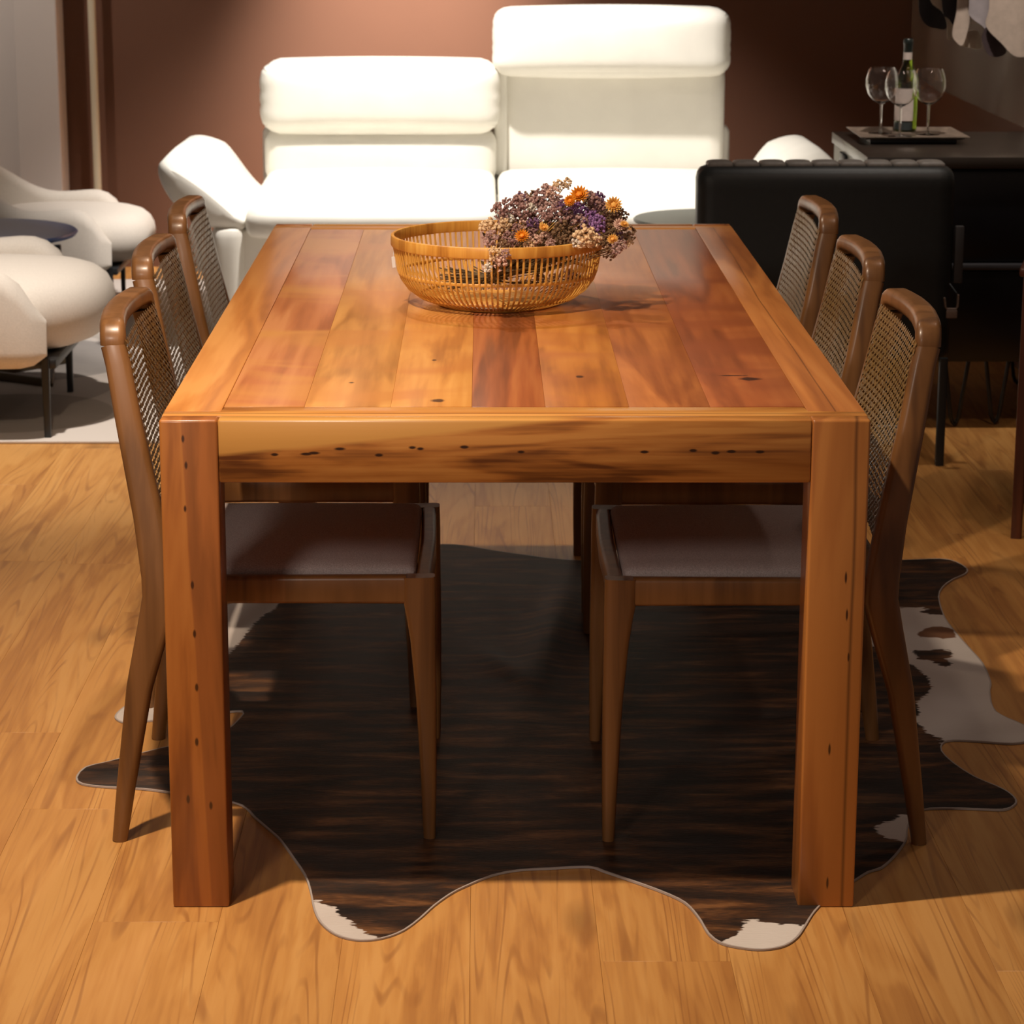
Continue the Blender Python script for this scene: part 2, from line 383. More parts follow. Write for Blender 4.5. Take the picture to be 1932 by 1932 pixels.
# ================================================================== COWHIDE
HIDE = [(-0.469, 0.456), (-0.441, 0.396), (-0.403, 0.319), (-0.387, 0.282), (-0.359, 0.197), (-0.337, 0.127), (-0.324, 0.059), (-0.313, -0.017), (-0.299, -0.07), (-0.276, -0.112), (-0.247, -0.134), (-0.218, -0.136), (-0.191, -0.122), (-0.167, -0.095), (-0.144, -0.049), (-0.124, -0.0), (-0.099, 0.048), (-0.074, 0.082), (-0.032, 0.127), (0.012, 0.15), (0.064, 0.157), (0.124, 0.164), (0.149, 0.143), (0.19, 0.104), (0.23, 0.064), (0.261, 0.026), (0.276, -0.007), (0.288, -0.06), (0.296, -0.112), (0.313, -0.149), (0.343, -0.167), (0.375, -0.173), (0.408, -0.159), (0.432, -0.126), (0.45, -0.081), (0.472, -0.022), (0.507, 0.044), (0.556, 0.111), (0.58, 0.143), (0.605, 0.162), (0.634, 0.214), (0.655, 0.262), (0.666, 0.294), (0.679, 0.357), (0.709, 0.427), (0.752, 0.44), (0.816, 0.435), (0.857, 0.432), (0.88, 0.456), (0.888, 0.483), (0.883, 0.521), (0.867, 0.557), (0.838, 0.605), (0.813, 0.68), (0.803, 0.745), (0.813, 0.79), (0.835, 0.806), (0.884, 0.799), (0.941, 0.787), (0.979, 0.806), (1.001, 0.837), (0.983, 0.9), (0.948, 0.981), (0.959, 1.099), (0.974, 1.169), (0.982, 1.295), (0.975, 1.409), (0.966, 1.548), (0.964, 1.651), (0.978, 1.802), (1.003, 1.892), (1.039, 1.961), (1.075, 2.008), (1.087, 2.055), (1.073, 2.118), (1.041, 2.148), (0.97, 2.138), (0.867, 2.118), (0.688, 2.089), (0.5, 2.079), (0.314, 2.099), (0.146, 2.138), (0.065, 2.178), (-0.01, 2.218), (-0.087, 2.269), (-0.145, 2.284), (-0.24, 2.254), (-0.339, 2.178), (-0.433, 2.055), (-0.523, 1.937), (-0.596, 1.802), (-0.638, 1.63), (-0.67, 1.39), (-0.698, 1.169), (-0.727, 1.058), (-0.747, 1.014), (-0.758, 0.958), (-0.748, 0.925), (-0.723, 0.912), (-0.66, 0.932), (-0.571, 0.964), (-0.516, 0.981), (-0.517, 0.932), (-0.54, 0.852), (-0.585, 0.806), (-0.649, 0.76), (-0.702, 0.715), (-0.737, 0.685), (-0.771, 0.656), (-0.779, 0.599), (-0.763, 0.565), (-0.718, 0.549), (-0.65, 0.538), (-0.603, 0.521), (-0.524, 0.494)]
WHITE = {'LF': [(-0.319, 0.026), (-0.306, 0.022), (-0.297, -0.0), (-0.278, -0.004), (-0.272, -0.035), (-0.253, -0.056), (-0.243, -0.085), (-0.227, -0.112), (-0.202, -0.132), (-0.224, -0.183), (-0.297, -0.163), (-0.328, -0.06)], 'RF': [(0.354, -0.06), (0.363, -0.052), (0.386, -0.064), (0.41, -0.073), (0.442, -0.077), (0.459, -0.07), (0.437, -0.183), (0.324, -0.202), (0.305, -0.153), (0.336, -0.122), (0.351, -0.091)], 'RW': [(0.618, 0.352), (0.63, 0.362), (0.651, 0.378), (0.674, 0.409), (0.699, 0.396), (0.677, 0.257), (0.654, 0.282), (0.629, 0.294), (0.617, 0.319)], 'R': [(0.814, 1.758), (0.879, 1.715), (0.894, 1.723), (0.945, 1.715), (0.914, 1.68), (0.956, 1.651), (0.996, 1.715), (1.027, 1.277), (1.047, 0.868), (1.001, 0.745), (0.816, 0.799), (0.805, 0.775), (0.806, 0.821), (0.788, 0.852), (0.786, 0.9), (0.767, 0.925), (0.794, 0.958), (0.8, 1.031), (0.847, 1.127), (0.85, 1.204), (0.836, 1.27), (0.816, 1.314), (0.767, 1.428)], 'L': [(-0.684, 1.846), (-0.5, 1.758), (-0.503, 1.706), (-0.525, 1.651), (-0.539, 1.597), (-0.549, 1.527), (-0.558, 1.448), (-0.569, 1.382), (-0.625, 1.277), (-0.687, 1.352)], 'LT': [(-0.8, 1.133), (-0.666, 1.169), (-0.632, 0.868), (-0.763, 0.868)]}
DARKS = {'d1': [(0.85, 1.39), (0.877, 1.386), (0.929, 1.397), (0.928, 1.352), (0.905, 1.322), (0.917, 1.292), (0.901, 1.27), (0.884, 1.295), (0.877, 1.322), (0.855, 1.322)], 'tan': [(0.879, 1.515), (0.905, 1.556), (0.938, 1.58), (0.966, 1.548), (0.963, 1.487), (0.93, 1.472), (0.916, 1.487), (0.882, 1.483)]}
from mathutils import Vector as V2
poly = [Vector((p.x, p.y)) for p in catmull([(x, y) for x, y in HIDE], 4)]
def inside(p, pg):
    r = False; j = len(pg)-1; x, y = p
    for i in range(len(pg)):
        xi, yi = pg[i][0], pg[i][1]; xj, yj = pg[j][0], pg[j][1]
        if (yi > y) != (yj > y) and x < (xj-xi)*(y-yi)/(yj-yi)+xi: r = not r
        j = i
    return r
def sdist(p, pg):
    d = 9e9; x, y = p
    for i in range(len(pg)):
        ax, ay = pg[i][0], pg[i][1]; bx, by = pg[(i+1) % len(pg)][0], pg[(i+1) % len(pg)][1]
        ex, ey = bx-ax, by-ay; t = max(0, min(1, ((x-ax)*ex+(y-ay)*ey)/(ex*ex+ey*ey+1e-12)))
        d = min(d, math.hypot(x-ax-ex*t, y-ay-ey*t))
    return d if inside(p, pg) else -d
pts = [Vector((p.x, p.y)) for p in poly]; nb = len(pts)
xs = [p.x for p in poly]; ys = [p.y for p in poly]; g = 0.014
x = min(xs)
while x < max(xs):
    y = min(ys)
    while y < max(ys):
        if sdist((x, y), poly[::2]) > g*0.6: pts.append(Vector((x + random.uniform(-.2, .2)*g, y + random.uniform(-.2, .2)*g)))
        y += g
    x += g
res = delaunay_2d_cdt(pts, [], [list(range(nb))], 1, 1e-6)
vs, es, fs = res[0], res[1], res[2]
def hide_h(x, y):
    h = 0.004 + 0.0015*noise.noise(Vector((x*3, y*3, 0)))
    # wrinkles of the skin near the spine, behind the second pair of chairs
    d = (x-0.09 - 0.12*(y-1.45)) / 0.045
    h += 0.016*math.exp(-d*d)*math.exp(-((y-1.5)/0.38)**2)
    d2 = (x-0.02 + 0.35*(y-1.2)) / 0.03
    h += 0.008*math.exp(-d2*d2)*math.exp(-((y-1.25)/0.15)**2)
    return h
me = bpy.data.meshes.new('hide')
top = [(v.x, v.y, hide_h(v.x, v.y)) for v in vs]; nv = len(top)
bot = [(v.x, v.y, 0.0008) for v in vs]
faces = [list(f) for f in fs] + [[i+nv for i in reversed(f)] for f in fs]
from collections import Counter
cnt = Counter()
for f in fs:
    for i in range(len(f)): cnt[tuple(sorted((f[i], f[(i+1) % len(f)])))] += 1
for f in fs:
    for i in range(len(f)):
        a, c = f[i], f[(i+1) % len(f)]
        if cnt[tuple(sorted((a, c)))] == 1: faces.append([c, a, a+nv, c+nv])
me.from_pydata(top+bot, [], faces); me.update()
def attr(name, fn):
    at_ = me.attributes.new(name, 'FLOAT', 'POINT')
    vals = [fn((v[0], v[1])) for v in top]; at_.data.foreach_set('value', vals + vals)
def wd(p):
    w = max(sdist(p, q) for q in WHITE.values())
    dd = sdist(p, DARKS['d1'])
    return min(w, -dd)
attr('white', wd); attr('tan', lambda p: sdist(p, DARKS['tan'])); attr('edge', lambda p: sdist(p, poly[::2]))
m, nt, b = new_mat('brindle_cowhide')
def A(n): a = nt.nodes.new('ShaderNodeAttribute'); a.attribute_name = n; return a.outputs['Fac']
_, v = coords(nt, (5, 26, 5)); n1 = N(nt, 'ShaderNodeTexNoise', i_Scale=1.0, i_Detail=6.0, i_Distortion=0.5); L(nt, v, n1.inputs['Vector'])
_, v = coords(nt, (60, 500, 60)); n2 = N(nt, 'ShaderNodeTexNoise', i_Scale=1.0, i_Detail=3.0); L(nt, v, n2.inputs['Vector'])
_, v = coords(nt, (45, 130, 45)); n3 = N(nt, 'ShaderNodeTexNoise', i_Scale=1.0, i_Detail=4.0); L(nt, v, n3.inputs['Vector'])
_, v = coords(nt, (3.2, 3.2, 3.2)); n4 = N(nt, 'ShaderNodeTexNoise', i_Scale=1.0, i_Detail=2.0); L(nt, v, n4.inputs['Vector'])
f = math_n(nt, 'ADD', n1.outputs['Fac'], math_n(nt, 'MULTIPLY', math_n(nt, 'SUBTRACT', n2.outputs['Fac'], .5), .35))
brown = ramp(nt, f, [(.34, (.010, .006, .005)), (.47, (.030, .014, .008)), (.58, (.085, .034, .013)), (.70, (.20, .085, .03))])
brown = mixc(nt, ramp(nt, n4.outputs['Fac'], [(.52, 0.0), (.72, .5)]), brown, (.040, .032, .029))
wht = ramp(nt, n4.outputs['Fac'], [(.35, (.56, .49, .45)), (.65, (.70, .64, .60))])
e = math_n(nt, 'ADD', A('white'), math_n(nt, 'MULTIPLY', math_n(nt, 'SUBTRACT', n3.outputs['Fac'], .5), .03))
col = mixc(nt, math_n(nt, 'MULTIPLY', e, 300, clamp=True), brown, wht)
e2 = math_n(nt, 'ADD', A('tan'), math_n(nt, 'MULTIPLY', math_n(nt, 'SUBTRACT', n3.outputs['Fac'], .5), .01))
col = mixc(nt, math_n(nt, 'MULTIPLY', e2, 300, clamp=True), col, (.20, .09, .045))
col = mixc(nt, math_n(nt, 'MULTIPLY', math_n(nt, 'SUBTRACT', .0035, A('edge')), 900, clamp=True), col, (.42, .36, .33))
L(nt, col, b.inputs['Base Color']); b.inputs['Roughness'].default_value = .55; b.inputs['Specular IOR Level'].default_value = .25
bump(nt, b, n2.outputs['Fac'], .5, .002)
me.materials.append(m); me.polygons.foreach_set('use_smooth', [True]*len(me.polygons)); me.set_sharp_from_angle(angle=R(50))
hd = link(bpy.data.objects.new('cowhide_rug', me)); tag(hd, 'dark brindle cowhide with white belly patch lying under the dining table', 'rug')

# ================================================================== TABLE
HW, LT, ZT = 0.535, 2.289, 0.782
O = (.24, .075, .016); OM = (.47, .17, .036); OL = (.60, .265, .065)
table = empty('dining_table', (0, 0, 0), 'large solid wood dining table of mixed orange and red planks', 'table')
def tpart(name, boxes, mat, bev=.002, label=None):
    bm = BM()
    for bx in boxes: box(bm, *bx, bev=bev, seg=2)
    o = mesh_obj(name, bm, mat, table)
    if label: o['label'] = label
    return o
lz = lambda v: at(360, v, 0).z
spL = [(at(u, v, 0).x, 0, at(u, v, 0).z, .0024, .03, .006) for u, v in ((345, 828), (351, 878), (349, 960), (363, 1104), (367, 1196), (371, 1297), (371, 1400), (355, 1508), (398, 1520))]
LEGL = wood('left_leg_wood', (.22, .065, .012), (.40, .135, .026), (.50, .19, .04), 'Z', .7, spots=spL, two=(0, -.490, (.29, .095, .022), .003, .036), fine=.25)
LEGR = wood('right_leg_wood', (.22, .068, .015), (.37, .13, .028), (.46, .18, .042), 'Z', .7, spots=[(at(u, v, 0).x, 0, at(u, v, 0).z, .0018, .03, .009) for u, v in ((1596, 1090), (1598, 1160), (1601, 1240), (1561, 1666), (1565, 1414))], crack=(0, .520, .004), fine=.3)
T = 0.035
def leg(sx, y0, sgn, mat, label=None):
    x0, x1 = (-HW, -HW+.088) if sx < 0 else (HW-.088, HW)
    ya, yb = (y0, y0+.09) if sgn > 0 else (y0-.09, y0)
    yc = (ya, ya+T) if sgn > 0 else (yb-T, yb)
    bm = BM()
    # one solid: full column below, a tongue that reaches the top surface in front
    t = bmesh.new()
    prof = [(yc[0], ZT), (yc[1], ZT), (yc[1], .755), ((yb if sgn > 0 else ya), .755), ((yb if sgn > 0 else ya), 0), ((ya if sgn > 0 else yb), 0)] if sgn > 0 else \
           [(yc[1], ZT), (yc[0], ZT), (yc[0], .755), (ya, .755), (ya, 0), (yb, 0)]
    if sgn > 0: prof = [(ya, ZT), (yc[1], ZT), (yc[1], .755), (yb, .755), (yb, 0), (ya, 0)]
    loft(t, [[Vector((x0, y, z)) for y, z in prof], [Vector((x1, y, z)) for y, z in prof]])
    bmesh.ops.bevel(t, geom=list(t.edges), offset=.004, segments=3, profile=.5, affect='EDGES'); add(bm, t)
    o = mesh_obj('leg', bm, mat, table)
    if label: o['label'] = label
leg(-1, 0, 1, LEGL, 'front left table leg, orange board glued to a red-brown board')
leg(1, 0, 1, LEGR)
leg(-1, LT, -1, LEGR); leg(1, LT, -1, LEGR)
zin = [(u, v) for u, v in ((518, 858), (578, 857), (592, 855), (641, 847), (715, 859), (778, 845), (793, 847), (876, 844), (983, 853), (1216, 853), (1308, 850), (1350, 855), (1380, 852), (1434, 853))]
spA = [(at(u, v, 0).x, 0, at(u, v, 0).z, (.0085 if u in (578, 592, 641) else .0055), .03, .0022) for u, v in zin]
APR = wood('apron_wood', (.13, .038, .008), (.40, .145, .028), (.52, .22, .05), 'X', 1.25, spots=spA, fine=.75, wedge=(.771, .11, (.56, .27, .062)))
XI = HW-.088
tpart('apron', [(-XI, XI, 0.001, T-.001, .6845, ZT)], APR, .004)
tpart('apron', [(-XI, XI, LT-T+.001, LT-.001, .6845, ZT)], APR, .004)
SA = wood('side_apron_wood', (.20, .06, .014), (.38, .135, .03), (.48, .19, .045), 'Y', 1)
for s in (-1, 1): tpart('apron', [tuple(sorted((s*(HW-.002), s*(HW-T)))) + (.091, LT-.091, .69, .7545)], SA, .003)
EB = wood('end_board_wood', (.34, .12, .022), (.56, .235, .050), (.66, .33, .085), 'X', .9, fine=.5, crack=(1, .052, .004))
def endb(y0, sgn):
    bm = BM(); t = bmesh.new()
    a, m_, c = T+.001, .066, .102
    pr = [(-HW, a), (HW, a), (HW, m_), (XI, m_), (XI, c), (-XI, c), (-XI, m_), (-HW, m_)]
    loft(t, [[Vector((x, y0+sgn*y, z)) for x, y in pr] for z in (.7555, ZT-.0004)])
    bmesh.ops.bevel(t, geom=[e for e in t.edges if abs(e.verts[0].co.z-e.verts[1].co.z) < 1e-6], offset=.0022, segments=2, profile=.5, affect='EDGES'); add(bm, t)
    mesh_obj('end_board', bm, EB, table)
endb(0, 1); endb(LT, -1)
SBL = wood('left_side_board_wood', (.30, .10, .02), (.50, .19, .040), (.62, .28, .075), 'Y', .55, fine=.35)
SBR = wood('right_side_board_wood', (.26, .08, .018), (.46, .165, .038), (.56, .23, .06), 'Y', .55, fine=.35, crack=(0, .488, .0022))
tpart('side_board', [(-HW, -XI-.0004, .0665, LT-.0665, .7555, ZT)], SBL)
tpart('side_board', [(XI+.0004, HW, .0665, LT-.0665, .7555, ZT)], SBR)
edges = [-XI+.0004, -.323, -.190, -.065, .048, .177, .302, XI-.0004]
pc = [((.26, .075, .022), (.44, .15, .048), (.54, .22, .08), (.55, .25, .06)),
      ((.36, .15, .035), (.57, .265, .068), (.66, .34, .10), (.50, .20, .05)),
      ((.34, .125, .025), (.56, .24, .050), (.66, .32, .08), (.48, .17, .035)),
      ((.17, .045, .011), (.33, .09, .021), (.44, .15, .038), None),
      ((.27, .085, .015), (.46, .165, .027), (.55, .225, .045), (.40, .125, .03)),
      ((.26, .075, .018), (.42, .14, .033), (.52, .19, .05), (.34, .10, .026)),
      ((.19, .048, .012), (.36, .10, .024), (.45, .15, .04), (.26, .065, .018))]
sp = {2: [(-.118, .15, .78, .010, .012, .03), (-.13, .5, .78, .004, .008, .03)], 6: [(.385, .33, .78, .018, .012, .03), (.36, .36, .78, .02, .006, .03)], 4: [(.11, .35, .78, .006, .01, .03)], 1: [(-.26, .3, .78, .005, .006, .03)]}
for i in range(7):
    mt = wood('tabletop_plank_wood', pc[i][0], pc[i][1], pc[i][2], 'Y', .6+.12*(i % 3), patches=pc[i][3], spots=sp.get(i, ()), fine=.4, rough=.33, coat=.3)
    tpart('plank', [(edges[i]+.0001, edges[i+1]-.0001, .1027, LT-.1027, .7557, ZT-.0003*(i % 2))], mt, .0004)

# ================================================================== DINING CHAIRS (built facing +x, copied)
def make_chair():
    root = empty('dining_chair', (0, 0, 0), '', 'chair', 'dining chairs around the wooden table')
    prof = [(-.2625, 0, .025, .024, .266), (-.250, .09, .031, .028, .263), (-.222, .267, .043, .033, .258), (-.196, .37, .053, .036, .254), (-.184, .42, .058, .037, .252),
            (-.186, .458, .056, .036, .249), (-.200, .55, .050, .034, .238), (-.233, .716, .043, .031, .212), (-.248, .80, .041, .030, .198), (-.256, .831, .041, .029, .190)]
    for s in (-1, 1):
        bm = BM(); sweep(bm, [(x, s*y, z) for x, z, wx, wy, y in prof], [(wx, wy) for x, z, wx, wy, y in prof], rad=.011, n=4); mesh_obj('rear_leg', bm, CH, root)
        fp = [(.2585, 0, .020, .020, .262), (.2575, .1, .026, .024, .260), (.254, .25, .034, .029, .256), (.249, .35, .042, .032, .252), (.246, .39, .048, .033, .250), (.244, .41, .052, .033, .249), (.243, .456, .052, .033, .248)]
        bm = BM(); sweep(bm, [(x, s*y, z) for x, z, wx, wy, y in fp], [(wx, wy) for x, z, wx, wy, y in fp], rad=.009, n=4); mesh_obj('front_leg', bm, CH, root)
    for s in (-1, 1):
        bm = BM(); sweep(bm, [(-.165, s*.248, .434), (-.05, s*.250, .434), (.222, s*.249, .434)], [(.052, .024), (.046, .024), (.048, .024)], ref=Vector((0, 0, 1)), rad=.007, n=3); mesh_obj('side_rail', bm, CH, root)
    bm = BM(); sweep(bm, [(.250, -.233, .434), (.254, 0, .434), (.250, .233, .434)], (.044, .026), ref=Vector((0, 0, 1)), rad=.007); mesh_obj('front_rail', bm, CH, root)
    bm = BM(); sweep(bm, [(-.186, -.236, .434), (-.190, 0, .434), (-.186, .236, .434)], (.044, .026), ref=Vector((0, 0, 1)), rad=.007); mesh_obj('back_rail', bm, CH, root)
    bm = BM(); soft(bm, (.035, 0, .450), (.405, .458, .034), .014, (0, 0, .012), 12); mesh_obj('seat_cushion', bm, M['linen'], root)
    # top rail with rounded shoulders, bowed in plan
    pt = [(-.256, .190, .8315), (-.2562, .1898, .837), (-.2566, .188, .844), (-.2572, .183, .8505), (-.2585, .175, .8545), (-.2605, .162, .8565), (-.265, .12, .8575), (-.270, .06, .8585), (-.271, 0, .859)]
    path = pt + [(x, -y, z) for x, y, z in reversed(pt[:-1])]
    P = [Vector(p) for p in path]; rings = []
    for i, p in enumerate(P):
        t = (P[min(i+1, len(P)-1)] - P[max(i-1, 0)]).normalized()
        if i in (0, len(P)-1): t = Vector((0, 0, 1 if i == 0 else -1))
        a = (Vector((1, 0, 0)) - t*t.x).normalized(); c = t.cross(a)
        f = min(1, min(i, len(P)-1-i)/5.0); wdt = .029 + .003*f
        rings.append([p + a*u + c*v2 for u, v2 in rrect(.042, wdt, .011, 4)])
    bm = BM(); loft(bm, rings); mesh_obj('top_rail', bm, CH, root)
    bm = BM(); sweep(bm, [(-.190, -.232, .515), (-.206, 0, .515), (-.190, .232, .515)], (.030, .028), ref=Vector((0, 0, 1)), rad=.008); mesh_obj('lower_back_rail', bm, CH, root)
    # woven cane : flat strands over a bowed sheet
    def Sf(u, h, off=0.0):   # u in -1..1 across, h height
        half = .2475 + (.1985-.2475)*(h-.53)/(.845-.53)
        xc = -.1975 - (.256-.1975)*(h-.53)/(.842-.53)
        return Vector((xc + .0255 - .010*(1-u*u) - .006*abs(u)**10 + off, u*half, h))
    bm = BM(); NV, NH = 44, 27
    def ribbon(a, w_, axis, off):
        pa = []
        n = len(a)
        for i, (u, h) in enumerate(a):
            if axis == 'v': q1, q2 = Sf(u-w_, h, off[i]), Sf(u+w_, h, off[i])
            else: q1, q2 = Sf(u, h-w_, off[i]), Sf(u, h+w_, off[i])
            pa.append((bm.verts.new(q1), bm.verts.new(q2)))
        for i in range(n-1): bm.faces.new((pa[i][0], pa[i][1], pa[i+1][1], pa[i+1][0]))
    for k in range(NV):
        u = -1 + 2*(k+.5)/NV; st = NH*2
        ribbon([(u, .520 + (.843-.520)*j/st) for j in range(st+1)], .0115, 'v', [.0009*(1 if (j+k) % 2 else -1) for j in range(st+1)])
    for k in range(NH):
        h = .522 + (.842-.522)*(k+.5)/NH
        wd_ = .0036
        ribbon([(-1 + 2*j/18, h) for j in range(19)], wd_, 'h', [.0006*(1 if (j+k) % 2 else -1) for j in range(19)])
    o = mesh_obj('cane_panel', bm, M['cane'], root, False); o['kind'] = 'stuff'; o['label'] = 'woven cane back panel'
    return root
ch = make_chair()
spots_ = [(-.396, .560, 0, 'caned wooden dining chair nearest the camera on the left side of the table'),
          (-.438, 1.275, 0, 'middle one of the three caned wooden dining chairs on the left side'),
          (-.446, 1.930, 0, 'farthest caned wooden dining chair on the left, before the sofa armrest'),
          (.421, .545, pi, 'caned wooden dining chair nearest the camera on the right side of the table'),
          (.436, 1.255, pi, 'middle one of the three caned wooden dining chairs on the right side'),
          (.438, 1.930, pi, 'farthest caned wooden dining chair on the right, before the black bench')]
for i, (x, y, rz, lab) in enumerate(spots_):
    o = ch if i == 0 else copy_tree(ch)
    o.location = (x, y, 0.0); o.rotation_euler.z = rz; o['label'] = lab

# ================================================================== SOFA
sofa = empty('sofa', (0, 0, 0), 'cream white leather two-seat sofa with one raised headrest against the brown wall', 'sofa')
def fpart(name, fn, mat, parent, label=None, smooth=True):
    bm = BM(); fn(bm); o = mesh_obj(name, bm, mat, parent, smooth)
    if label: o['label'] = label
    return o
SM = M['sofa']; SC = 0.005
fpart('base', lambda bm: soft(bm, (SC, 5.53, .235), (1.80, 1.00, .36), .03, (0, .0, 0), 10), SM, sofa)
for cx in (-.428, .438):
    def fn(p, q):
        # crowned seat which rises towards the back
        p.z += .020*(q.y+1)/2 - (.018*max(0, -q.y)**4)
        return p
    fpart('seat_cushion', lambda bm: soft(bm, (cx, 5.46, .445), (.858, .98, .105), .045, (0, .006, .040), 16, fn), SM, sofa)
def wr(seed, amp=.005):
    def fn(p, q):
        e = max(0, (abs(q.x)-.90)/.10)
        p.x += math.copysign(amp*e*math.sin(46*q.z*1.3+seed), q.x)
        return p
    return fn
# left place: lower cushion and folded-down headrest roll
fpart('back_cushion', lambda bm: soft(bm, (-.428, 5.985, .565), (.866, .20, .205), .055, (0, .02, .006), 16), SM, sofa)
fpart('headrest', lambda bm: soft(bm, (-.428, 5.965, .785), (.884, .25, .270), .075, (0, .02, .010), 20, wr(0)), SM, sofa, 'folded down headrest roll')
# right place: tall back panel and raised headrest
fpart('back_cushion', lambda bm: soft(bm, (.438, 6.055, .67), (.850, .13, .46), .045, (0, .006, 0), 14), SM, sofa)
fpart('headrest', lambda bm: soft(bm, (.430, 5.985, .985), (.876, .26, .245), .06, (0, .012, .012), 20, wr(1, .003)), SM, sofa, 'raised headrest roll')
fpart('side_gusset', lambda bm: soft(bm, (.020, 6.03, .70), (.05, .15, .42), .02, (0, 0, 0), 8), SM, sofa)
fpart('back_shell', lambda bm: soft(bm, (SC, 6.17, .36), (1.78, .16, .62), .04, (0, 0, 0), 8), SM, sofa)
AP = [(-.875, .455), (-.93, .505), (-.99, .555), (-1.05, .598), (-1.105, .632), (-1.135, .640), (-1.150, .622), (-1.148, .585), (-1.130, .540), (-1.100, .495), (-1.060, .457), (-1.015, .430), (-.965, .412), (-.915, .400), (-.870, .405), (-.855, .43)]
for s in (1, -1):
    def arm(bm):
        pr = [Vector((p.x, 0, p.y)) for p in catmull(AP, 3)]
        c = sum(pr, Vector())/len(pr); rings = []
        for y, k in ((4.985, .55), (4.992, .80), (5.01, .93), (5.04, 1.0), (5.25, 1.02), (5.5, 1.03), (5.75, 1.01), (5.92, 1.0), (5.955, .93), (5.972, .80), (5.98, .55)):
            rz = []
            for p in pr:
                q = c + (p-c)*k
                top_ = max(0, min(1, (p.z-.47)/.1)) * math.sin(max(0, min(1, (1.13+p.x)/.16))*pi/2) * math.sin(max(0, min(1, (-.86-p.x)/.14))*pi/2)
                q.z += .052*top_*max(0, min(1, (y-5.02)/.75))**.8
                x = q.x if s > 0 else 2*SC - q.x
                rz.append(Vector((x, y, q.z)))
            rings.append(rz)
        loft(bm, rings)
    fpart('armrest', arm, SM, sofa)
    fpart('arm_base', lambda bm: soft(bm, (SC - s*.925, 5.47, .235), (.105, .98, .38), .035, (.012, .01, 0), 10), SM, sofa)
for x in (-.85, .86):
    for y in (5.12, 5.95):
        fpart('foot', lambda bm: lathe(bm, [(.0, .009), (.02, .009), (.024, .06), (.0, .06)], (x, y, 0), 12), M['black_metal'], sofa)

# small white topped box behind the sofa
o = tag(fpart('floor_box', lambda bm: (box(bm, -1.215, -1.13, 6.80, 6.90, .010, .085, .004)), M['black_lacquer'], None), 'small black box with white lid on the floor behind the sofa', 'box')
fpart('lid', lambda bm: box(bm, -1.22, -1.125, 6.795, 6.905, .086, .115, .006), M['white_wall'], o)

# ================================================================== CREAM ARMCHAIRS (facing +x)
def armchair(loc, sc, label, legs=True):
    root = empty('armchair', loc, label, 'armchair')
    def seat(bm):
        rings = []
        n = 56
        for k, z in ((.02, .236), (.55, .238), (.78, .244), (.90, .262), (.96, .288), (.99, .318), (1.0, .348), (.985, .382), (.945, .412), (.87, .436), (.76, .450), (.6, .459), (.4, .464), (.2, .466), (.02, .467)):
            rg = []
            for i in range(n):
                a = 2*pi*i/n; ca, sa = cos(a), sin(a); m_ = (abs(ca)**2.7 + abs(sa)**2.7)**(-1/2.7)
                rg.append(Vector((.07 + .38*k*m_*ca, .37*k*m_*sa, z)))
            rings.append(rg)
        loft(bm, rings)
    fpart('seat', seat, M['boucle'], root)
    def shell(bm):
        rings = []
        n = 46
        for i in range(n+1):
            t = -1 + 2*i/n; a = abs(t)
            # plan: straight arms then a round back
            if a > .62:
                k = (a-.62)/.38; x = -.02 + k*.33; y = .385 - .02*k
                tx, ty = 1, -.06
            else:
                th = a/.62*pi/2; x = -.02 - .40*cos(th); y = .385*sin(th)
            y = math.copysign(y, t) if t else 0
            sm_ = max(0, 1-a/.62); sm_ = sm_*sm_*(3-2*sm_)
            h = .505 + .24*sm_
            if .40 < a < .85: h -= .018*sin((a-.40)/.45*pi)
            th_ = .115; end = 1.0
            if a > .90: end = math.sqrt(max(.02, 1-((a-.90)/.10)**2))
            z0 = .215
            if a > .74: h = z0 + (h-z0)*max(.30, (1-((a-.74)/.26)**2.6))**(1/2.2)
            # tangent
            def pt(tt):
                aa = abs(tt)
                if aa > .62: kk = (aa-.62)/.38; X = -.02 + kk*.33; Y = .385 - .02*kk
                else: X = -.02 - .40*cos(aa/.62*pi/2); Y = .385*sin(aa/.62*pi/2)
                return Vector((X, math.copysign(Y, tt), 0))
            tv = (pt(min(1, t+.01)) - pt(max(-1, t-.01))).normalized(); nv_ = Vector((-tv.y, tv.x, 0))
            c = Vector((x, y, 0)); ring = []
            H = (h-z0)*(.5+.5*end)
            for u, v2 in rrect(th_*end, H, min(.055*end, H*.48), 5):
                zc = z0 + (h-z0)/2
                ring.append(c + nv_*(u - .03*(v2/H) ) + Vector((0, 0, zc + v2)))
            rings.append(ring)
        loft(bm, rings)
    fpart('back_shell', shell, M['boucle'], root)
    fpart('seat_frame', lambda bm: box(bm, -.30, .33, -.34, .34, .205, .235, .006), M['black_metal'], root)
    for x, y in ((.30, -.35), (.26, .33), (-.34, -.30), (-.34, .30)):
        fpart('leg', lambda bm: sweep(bm, [(x, y, .0095), (x, y, .24)], [(.019, .019), (.024, .024)], rad=.005), M['black_metal'], root)
    root.scale = (sc, sc, sc)
    return root
armchair((-1.60, 3.855, 0), 1.0, 'cream round armchair nearest the table, at the left edge, black legs')
armchair((-1.65, 5.84, 0), .84, 'cream armchair farther back, behind the round blue table')

